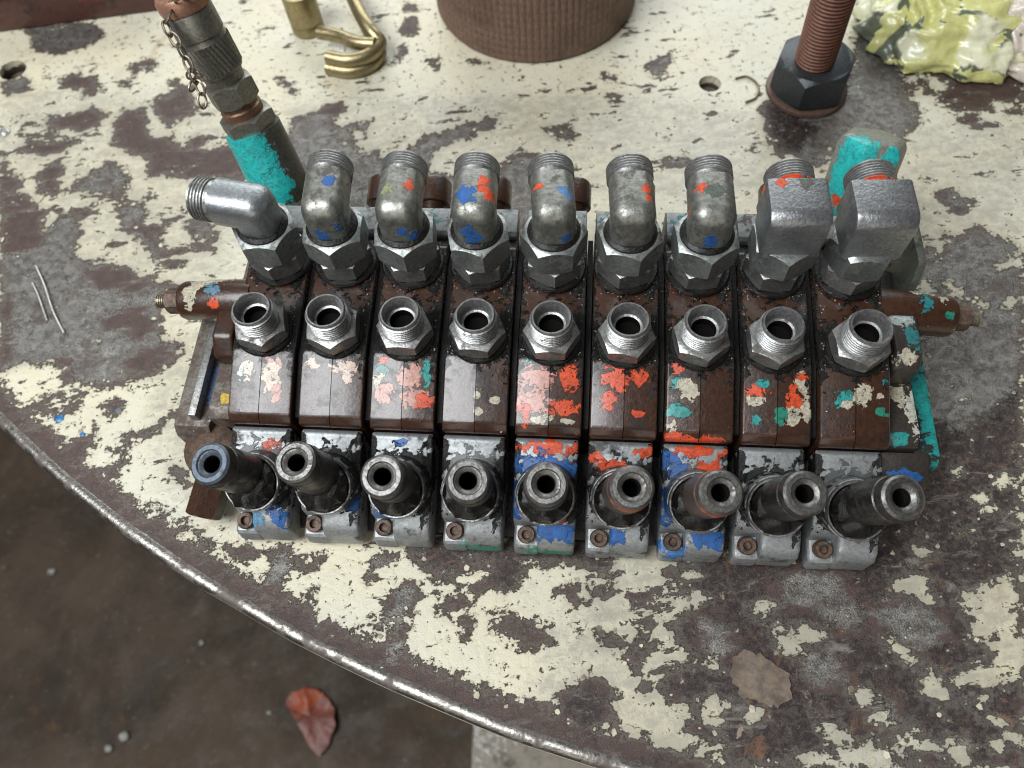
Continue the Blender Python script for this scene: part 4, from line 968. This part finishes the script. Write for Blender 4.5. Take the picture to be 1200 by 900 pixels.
# ------------------------------------------------------------------ other things on the table
# brown fluted ring, top centre
c0 = T(628, -6, 0); rpx = (T(745, 0, 0) - T(510, 0, 0)).length / 2
R0 = rpx * 0.985; seg = 300; bm = bmesh.new(); rg = []
for j, (z, dr) in enumerate([(0, -3), (1.5, -0.8), (4, 0), (30, 0), (60, 0), (84, 0), (88, -2), (90, -5)]):
    rg.append([bm.verts.new(((R0 + dr + (0.55 if k % 3 else -0.5) * (1 if 1 < j < 6 else 0) + mnoise.noise(Vector((k * .3, z * .1, 0))) * .5) * math.cos(2 * math.pi * k / seg), (R0 + dr + (0.55 if k % 3 else -0.5) * (1 if 1 < j < 6 else 0)) * math.sin(2 * math.pi * k / seg), z)) for k in range(seg)])
for r_, z in ((R0 - 22, 90), (R0 - 24, 88), (R0 - 24, 0)):
    rg.append([bm.verts.new((r_ * math.cos(2 * math.pi * k / seg), r_ * math.sin(2 * math.pi * k / seg), z)) for k in range(seg)])
rg.append(rg[0])
for A, Bq in zip(rg, rg[1:]):
    for k in range(seg): bm.faces.new((A[k], A[(k + 1) % seg], Bq[(k + 1) % seg], Bq[k]))
def knurl_mat():
    k = NT('fluted_brown_metal'); tc = k.new('ShaderNodeTexCoord').outputs['Object']
    sep = k.new('ShaderNodeSeparateXYZ'); k.l.new(tc, sep.inputs[0])
    ang = k.math('MULTIPLY', k.math('ARCTAN2', sep.outputs[1], sep.outputs[0]), 50.0)
    cmb = k.new('ShaderNodeCombineXYZ'); k.l.new(ang, cmb.inputs[0]); k.l.new(k.math('MULTIPLY', sep.outputs[2], 160.0), cmb.inputs[1])
    n = k.noise(cmb.outputs[0], 1.2, 5, 0.6); g = k.noise(tc, 20, 7, 0.6)
    wv = k.step(k.math('SINE', k.math('MULTIPLY', sep.outputs[2], 900.0)), 0.2, 0.9)
    col = k.mix(k.step(n, 0.3, 0.7), rgba((0.24, 0.15, 0.115)), rgba((0.14, 0.083, 0.062)))
    col = k.mix(k.math('MULTIPLY', wv, 0.15), col, rgba((0.09, 0.05, 0.04))); col = k.mix(k.step(g, 0.5, 0.75), col, rgba((0.10, 0.06, 0.045)))
    k.put(col, k.b.inputs['Base Color']); k.put(k.mixf(n, 0.35, 0.55), k.b.inputs['Roughness']); k.b.inputs['Metallic'].default_value = 0.3
    k.put(k.bump(k.math('SUBTRACT', n, k.math('MULTIPLY', wv, .4)), 0.0008, 0.8), k.b.inputs['Normal']); return k.mat
o = finish(bm, 'fluted_ring', knurl_mat(), loc=c0, angle=50); thing(o, 'large brown metal ring with fine vertical flutes at the top edge', 'ring')

# stud with nut and washer
sb = T(944, 106, 0); stud = empty('threaded_stud', sb); thing(stud, 'rusty threaded stud standing in a black hex nut and washer', 'stud')
finish(lathe([(0, 0.2), (32.5, 0.2), (33.5, 1.5), (33, 4.0), (31, 4.8), (0, 4.8)], 56), 'washer', surf('washer_rust', (0.12, 0.075, 0.055), (0.075, 0.045, 0.033), 0.4, 0.35, 0.55, grime_amt=0.35), stud)
finish(hexnut(57, 5.5, 34, 4.5), 'hex_nut', M_blacknut, stud, rot=(0, 0, 0.52))
tp = T(968, 0, 100) - sb
finish(lathe([(0, 2)] + threads(15.8, 8, 150, 3.4, 1.5) + [(13, 152), (0, 152)], 44), 'threaded_rod', M_rust, stud, rot=euler_along(Vector((tp.x, tp.y, 100)) * .55 + Vector((0, 0, 60))))

# strap hook, yellow zinc: two stacked wires bent into a flat hook, and a turned sleeve
hook = empty('strap_hook', T(415, 60, 0)); thing(hook, 'gold zinc-plated double wire strap hook lying by the brown ring', 'hook')
def hk(pts, r, name='wire'):
    org = T(415, 60, 0); return finish(wire(spline([p - org for p in pts], 10), r, 14), name, M_gold, hook, angle=60)
for z in (5.5, 15.5):
    hk([T(384, 80 - (z - 5) * 1.25, z), T(408, 84 - (z - 5) * 1.25, z), T(432, 78 - (z - 5) * 1.25, z), T(445, 62 - (z - 5) * 1.1, z + 1), T(436, 44 - (z - 5) * .6, z + 6), T(424, 20, z + 9), T(408, -14, z + 9)], 6.2)
hk([T(440, 52, 20), T(418, 50, 19), T(396, 42, 17), T(374, 38, 15)], 6.0, 'inner_wire')
hs = T(362, 34, 0)
slv = finish(lathe([(0, 0.3), (13.5, 0.3), (15, 1.5), (15, 8), (14, 10), (15, 12), (15, 40), (0, 40)], 36), 'hook_sleeve', M_gold, None, hs); thing(slv, 'small gold plated sleeve standing left of the strap hook', 'sleeve')

# dark red box at the top-left corner
a = T(-40, 44, 0); b = T(190, 13, 0); dv = (b - a); lnb = dv.length; yawb = math.atan2(dv.y, dv.x)
bm = box(0, lnb, 0, 120, 1, 34); bevel(bm, 2, 2)
bx = empty('steel_case', a, yawb); thing(bx, 'dark maroon steel case at the corner beside the coupler', 'case')
M_case = surf('maroon_paint', (0.085, 0.030, 0.022), (0.05, 0.02, 0.015), 0.0, 0.3, 0.5, grime=(0.02, 0.014, 0.01), grime_amt=0.45, gscale=25, fscale=200, blobs=[(lnb - 50, 10, 34, 30, 40, 12, (0.20, 0.03, 0.03))])
finish(bm, 'case_body', M_case, bx)
bm = box(-2, lnb + 1.5, -2.5, 122, 34.2, 38); bevel(bm, 1.2, 2)
finish(bm, 'case_lid', M_case, bx)

# crumpled camouflage rag and the white plastic on it
def crumple(rx, ry, rz, seed, amp, freq, nu=120, nv=44):
    bm = bmesh.new(); rg = []
    for j in range(nv + 1):
        ph = math.pi / 2 * j / nv
        ring = []
        for i in range(nu):
            a = 2 * math.pi * i / nu; d = Vector((math.cos(a) * math.sin(ph) if j else 0, math.sin(a) * math.sin(ph) if j else 0, math.cos(ph)))
            s = Vector((seed, seed * 2.3, 0))
            def ridge(p): return 1 - 2 * abs(mnoise.noise(p))
            w_ = d + 0.35 * Vector((mnoise.noise(d * 2.1 + s), mnoise.noise(d * 2.1 - s), mnoise.noise(d * 2.3 + s * 2)))
            f = amp * (0.75 * ridge(w_ * freq + s) + 0.28 * ridge(w_ * freq * 2.1 - s) + 0.06 * ridge(w_ * freq * 5 + s)) 
            lob = 1 + 0.22 * mnoise.noise(Vector((math.cos(a) * 1.7, math.sin(a) * 1.7, seed))) * math.sin(ph) + 0.10 * mnoise.noise(Vector((math.cos(a) * 6, math.sin(a) * 6, seed))) * math.sin(ph)
            sc = lob + f
            ring.append(bm.verts.new((d.x * rx * sc, d.y * ry * sc, max(0.6, d.z * rz * (1 + 1.7 * f) + (3 + 5 * f if j == nv else 0)))))
        rg.append(ring)
    for A, Bq in zip(rg, rg[1:]):
        for k in range(nu): bm.faces.new((A[k], A[(k + 1) % nu], Bq[(k + 1) % nu], Bq[k]))
    bmesh.ops.remove_doubles(bm, verts=bm.verts, dist=0.001)
    return bm
def camo():
    k = NT('camouflage_cloth'); tc = k.new('ShaderNodeTexCoord').outputs['Object']
    n = k.noise(tc, 34, 3, 0.5, 1.2); n2 = k.noise(tc, 26, 3, 0.5, 0.8); f = k.noise(tc, 220, 5, 0.6)
    col = k.mix(k.step(f, 0.3, 0.7), rgba((0.50, 0.50, 0.16)), rgba((0.60, 0.58, 0.27)))
    col = k.mix(k.step(n, 0.55, 0.575), col, rgba((0.11, 0.125, 0.085))); col = k.mix(k.step(n2, 0.50, 0.58), col, rgba((0.66, 0.65, 0.46)))
    k.put(col, k.b.inputs['Base Color']); k.b.inputs['Roughness'].default_value = 0.32; k.b.inputs['Coat Weight'].default_value = 0.5; k.b.inputs['Coat Roughness'].default_value = 0.12; k.put(k.bump(f, 0.0012, 0.6), k.b.inputs['Normal']); return k.mat
rgc = T(1108, 40, 0)
o = finish(crumple(70, 50, 40, 3.1, 0.2, 2.3), 'camouflage_rag', camo(), loc=rgc, rot=(0, 0, -0.25), angle=180); thing(o, 'crumpled yellow green camouflage rag at the top right', 'rag')
M_plast = surf('crumpled_plastic', (0.62, 0.56, 0.48), (0.50, 0.44, 0.37), 0.0, 0.22, 0.4, grime=(0.36, 0.30, 0.24), grime_amt=0.3, gscale=40, coat=0.5)
o = finish(crumple(50, 64, 46, 8.4, 0.22, 2.6), 'plastic_wrap', M_plast, loc=T(1198, 44, 0), rot=(0, 0, 0.5), angle=180); thing(o, 'crumpled off-white plastic wrap beside the camouflage rag', 'plastic')

# loose wires, swarf and flakes on the table
M_wire = zinc('loose_wire', base=(0.5, 0.49, 0.46), base2=(0.38, 0.37, 0.35), rough=0.25, grime_amt=0.2)
o = finish(wire(spline([T(42, 312, 1), T(52, 335, 2.5), T(62, 365, 2), T(75, 391, 1)], 8), 0.9, 8), 'wire_offcut', M_wire); thing(o, 'longer bent wire offcut on the bare grey paint at left', 'wire')
o = finish(wire(spline([T(38, 332, 1), T(44, 345, 2), T(50, 362, 2), T(55, 376, 1)], 8), 0.7, 8), 'wire_offcut', M_wire); thing(o, 'shorter wire offcut beside the longer one at left', 'wire')
def flake(poly, thick, curl, seed, jag=0.10, sub=5):
    # a thin torn piece: ragged outline, several rings inside so that it can buckle
    c = sum((Vector(p) for p in poly), Vector()) / len(poly); N_ = len(poly); out = []
    for k in range(N_):
        for j in range(sub):
            t = j / sub; p = Vector(poly[k]) * (1 - t) + Vector(poly[(k + 1) % N_]) * t - c
            a = math.atan2(p.y, p.x); p *= 1 + jag * (mnoise.noise(Vector((math.cos(a) * 3, math.sin(a) * 3, seed))) + .7 * mnoise.noise(Vector((math.cos(a) * 11, math.sin(a) * 11, seed)))); out.append(p)
    sz = max(p.length for p in out)
    def hz(p): 
        q2 = Vector((p.x / sz, p.y / sz, seed)); return max(0.25, curl * (0.55 + 0.8 * mnoise.noise(q2 * 1.6) + .35 * mnoise.noise(q2 * 4.2)))
    bm = bmesh.new(); n = len(out); tops = []; bots = []
    for t in (1, .75, .5, .25):
        tops.append([bm.verts.new((p.x * t, p.y * t, hz(p * t) + thick)) for p in out]); bots.append([bm.verts.new((p.x * t, p.y * t, hz(p * t))) for p in out])
    ct = bm.verts.new((0, 0, hz(Vector((0, 0, 0))) + thick)); cb = bm.verts.new((0, 0, hz(Vector((0, 0, 0)))))
    for k in range(n):
        k2 = (k + 1) % n
        for A, Bq in zip(tops, tops[1:]): bm.faces.new((A[k], A[k2], Bq[k2], Bq[k]))
        for A, Bq in zip(bots, bots[1:]): bm.faces.new((A[k2], A[k], Bq[k], Bq[k2]))
        bm.faces.new((tops[-1][k], tops[-1][k2], ct)); bm.faces.new((bots[-1][k2], bots[-1][k], cb)); bm.faces.new((tops[0][k2], tops[0][k], bots[0][k], bots[0][k2]))
    return bm, c
M_tan = surf('tan_scrap', (0.20, 0.15, 0.11), (0.10, 0.078, 0.062), 0.0, 0.4, 0.6, grime=(0.10, 0.075, 0.055), grime_amt=0.5, gscale=35, fscale=160, bump=0.0006)
bm, c = flake([T(*p) for p in ((857, 776), (868, 762), (890, 766), (925, 790), (926, 812), (912, 832), (890, 822), (872, 818), (858, 800))], 0.5, 1.6, 2.0, 0.20)
o = finish(bm, 'tape_scrap', M_tan, loc=c, angle=60); thing(o, 'torn tan scrap stuck to the dark table in front of the valve', 'scrap')
M_sil = zinc('bright_screw', base=(0.6, 0.6, 0.58), base2=(0.5, 0.5, 0.48), grime_amt=0.1)
o = finish(lathe([(0, 0), (4.5, 0), (4.6, 1.5), (3, 3.2), (0, 3.6)], 24), 'rivet', M_sil, loc=T(6, 156, 0)); thing(o, 'bright round rivet head at the left edge of the table', 'rivet')
M_bp = surf('blue_paint_blob', (0.02, 0.16, 0.36), (0.02, 0.12, 0.28), 0, 0.3, 0.4)
for (u, v, r, lb) in ((69, 491, 3.6, 'larger blue paint blob on the cream paint at left'), (97, 509, 2.3, 'smaller blue paint blob nearer the table rim'), (138, 481, 2.2, 'blue paint blob nearest the valve at left')):
    bm = lathe([(r * .98, 0.05), (r, .25), (r * .6, .8), (0, 1.0)], 14)
    for q_ in bm.verts: q_.co.x *= 1 + .5 * mnoise.noise(q_.co * .5 + Vector((u, 0, 0))); q_.co.y *= .8 + .5 * mnoise.noise(q_.co * .5 + Vector((0, v, 0)))
    o = finish(bm, 'paint_blob', M_bp, loc=T(u, v, 0)); thing(o, lb, 'paint blob', 'blue paint blobs')
# half-round slot beside the stud: a curved steel clip lying flat
o = finish(wire(spline([T(862, 92, 1), T(876, 90, 1), T(888, 100, 1), T(886, 114, 1), T(874, 120, 1)], 8), 1.1, 8), 'wire_clip', M_chain); thing(o, 'small curved dark wire clip beside the stud washer', 'clip')
# bits of swarf and crumbs
M_cr = surf('crumb', (0.42, 0.36, 0.27), (0.3, 0.25, 0.18), 0, .5, .6)
k = 0
for (u, v, r, lb) in ((929, 657, 2.2, 'largest pale crumb on the dark table, below the eighth lever housing'), (976, 655, 1.6, 'small pale crumb right below the last lever housing'), (1046, 648, 1.4, 'small pale crumb on the dark paint right of the last housing'), (700, 654, 1.4, 'small pale crumb on the brown paint below the sixth housing')):
    bm = bmesh.new(); bmesh.ops.create_icosphere(bm, subdivisions=2, radius=r)
    for q_ in bm.verts: q_.co *= 1 + .5 * mnoise.noise(q_.co * .8 + Vector((k, 0, 0)))
    o = finish(bm, 'crumb', M_cr, loc=T(u, v, r * .7)); k += 1
    thing(o, lb, 'crumb', 'pale paint crumbs')

# ------------------------------------------------------------------ things on the floor
M_leaf = surf('dry_red_leaf', (0.22, 0.075, 0.055), (0.15, 0.06, 0.05), 0, .3, .5, grime=(0.20, 0.13, 0.12), grime_amt=0.5, gscale=22, fscale=120, bump=0.002, blobs=[(-8, 30, 8, 34, 24, 30, (0.36, 0.07, 0.02))])
bm, c = flake([T(u, v, ZF) for u, v in ((336, 826), (345, 812), (362, 806), (380, 812), (393, 830), (396, 850), (388, 872), (376, 887), (366, 876), (354, 850), (345, 836))], 0.6, 16, 5, 0.05)
o = finish(bm, 'fallen_leaf', M_leaf, loc=c + Vector((0, 0, 4)), angle=60); thing(o, 'reddish dry leaf lying on the dark floor below the table edge', 'leaf')
M_peb = surf('pale_chip', (0.34, 0.33, 0.30), (0.22, 0.21, 0.19), 0, .5, .6)
k = 0
for (u, v, r, lb) in ((142, 864, 11, 'largest pale stone chip on the dark floor'), (126, 876, 7, 'smaller chip touching the largest pale chip on the floor'), (60, 672, 8, 'pale blue-white chip on the floor left of the table edge'), (236, 752, 5, 'lone pale chip on the floor midway to the red leaf'), (316, 835, 5, 'small chip just left of the red leaf')):
    bm = bmesh.new(); bmesh.ops.create_icosphere(bm, subdivisions=2, radius=r * .6)
    for q_ in bm.verts: q_.co *= 1 + 1.3 * mnoise.noise(q_.co * (.9 / r) + Vector((k * 3, 0, 0))); q_.co.z *= .5
    o = finish(bm, 'stone_chip', M_peb, loc=T(u, v, ZF + 2 + r * .3), angle=30); k += 1
    thing(o, lb, 'stone chip', 'stone chips on the floor')

# ------------------------------------------------------------------ fine litter that nobody could count
rng = random.Random(11)
# lifted paint flakes along the edges of the peeling paint
edge_v = np.where((np.abs(cream) < 5) & (X > -420) & (X < 470) & (Y > -40) & (Y < 620))[0]
bm = bmesh.new()
for _ in range(520):
    v = edge_v[rng.randrange(len(edge_v))]; px, py = X[v] + rng.uniform(-3, 3), Y[v] + rng.uniform(-3, 3)
    lp_ = L((px, py, 0))
    if -240 < lp_.x < 240 and -100 < lp_.y < 110: continue
    r_ = rng.choice((0.7, 0.9, 1.2, 1.6, 2.2)); n_ = rng.randint(4, 6); ph = rng.uniform(0, 6.28); tx, ty = rng.uniform(-.22, .22), rng.uniform(-.22, .22)
    ring_ = [(r_ * rng.uniform(.6, 1.2) * math.cos(ph + 6.283 * q_ / n_), r_ * rng.uniform(.6, 1.2) * math.sin(ph + 6.283 * q_ / n_)) for q_ in range(n_)]
    zs = [a * tx + b * ty for a, b in ring_]; z0 = 0.12 - min(zs)
    up_ = [bm.verts.new((px + a, py + b, z + z0 + .22)) for (a, b), z in zip(ring_, zs)]; dn_ = [bm.verts.new((px + a, py + b, z + z0)) for (a, b), z in zip(ring_, zs)]
    bm.faces.new(up_); bm.faces.new(dn_[::-1])
    for q_ in range(n_): bm.faces.new((up_[q_], dn_[q_], dn_[(q_ + 1) % n_], up_[(q_ + 1) % n_]))
M_flake = surf('loose_flake_paint', (0.56, 0.51, 0.38), (0.34, 0.30, 0.23), 0.0, 0.45, 0.6, grime=(0.10, 0.07, 0.055), grime_amt=0.62, gscale=25, fscale=60)
o = finish(bm, 'paint_flakes', M_flake, smooth=False); o['kind'] = 'stuff'; o['label'] = 'loose curled flakes of cream paint along the peeling edges'; o['category'] = 'flakes'
# grit stuck in the oil around the fittings and in the joints
bm = bmesh.new()
for _ in range(620):
    i = rng.randrange(9); mode = rng.random()
    if mode < .40: a = rng.uniform(0, 6.283); rr_ = rng.uniform(18.5, 22); x, y = sx(i) + rr_ * math.cos(a), 61.5 + rr_ * math.sin(a)
    elif mode < .65: a = rng.uniform(0, 6.283); rr_ = rng.uniform(17.2, 20.5); x, y = sx(i) + rr_ * math.cos(a), 12.5 + rr_ * math.sin(a)
    else: x, y = sx(i) + rng.choice((-1, 1)) * rng.uniform(14.5, 18), rng.uniform(-2, 64)
    if abs(x - sx(i)) > 18.4 or y > 70: continue
    z = (ZE + y * 9 / 66 if y > 0 else ZE + .4 * y) + .25; r_ = rng.uniform(.22, .62)
    bmesh.ops.create_cone(bm, segments=4, radius1=r_, radius2=r_ * .4, depth=r_ * 1.2, cap_ends=True, matrix=Matrix.Translation((x, y, z)) @ Matrix.Rotation(rng.uniform(0, 3), 4, 'Z') @ Matrix.Rotation(rng.uniform(0, 1), 4, 'X'))
o = finish(bm, 'grit', surf('pale_grit', (0.42, 0.39, 0.34), (0.22, 0.20, 0.17), 0, .3, .5, gscale=300), valve, smooth=False); o['kind'] = 'stuff'
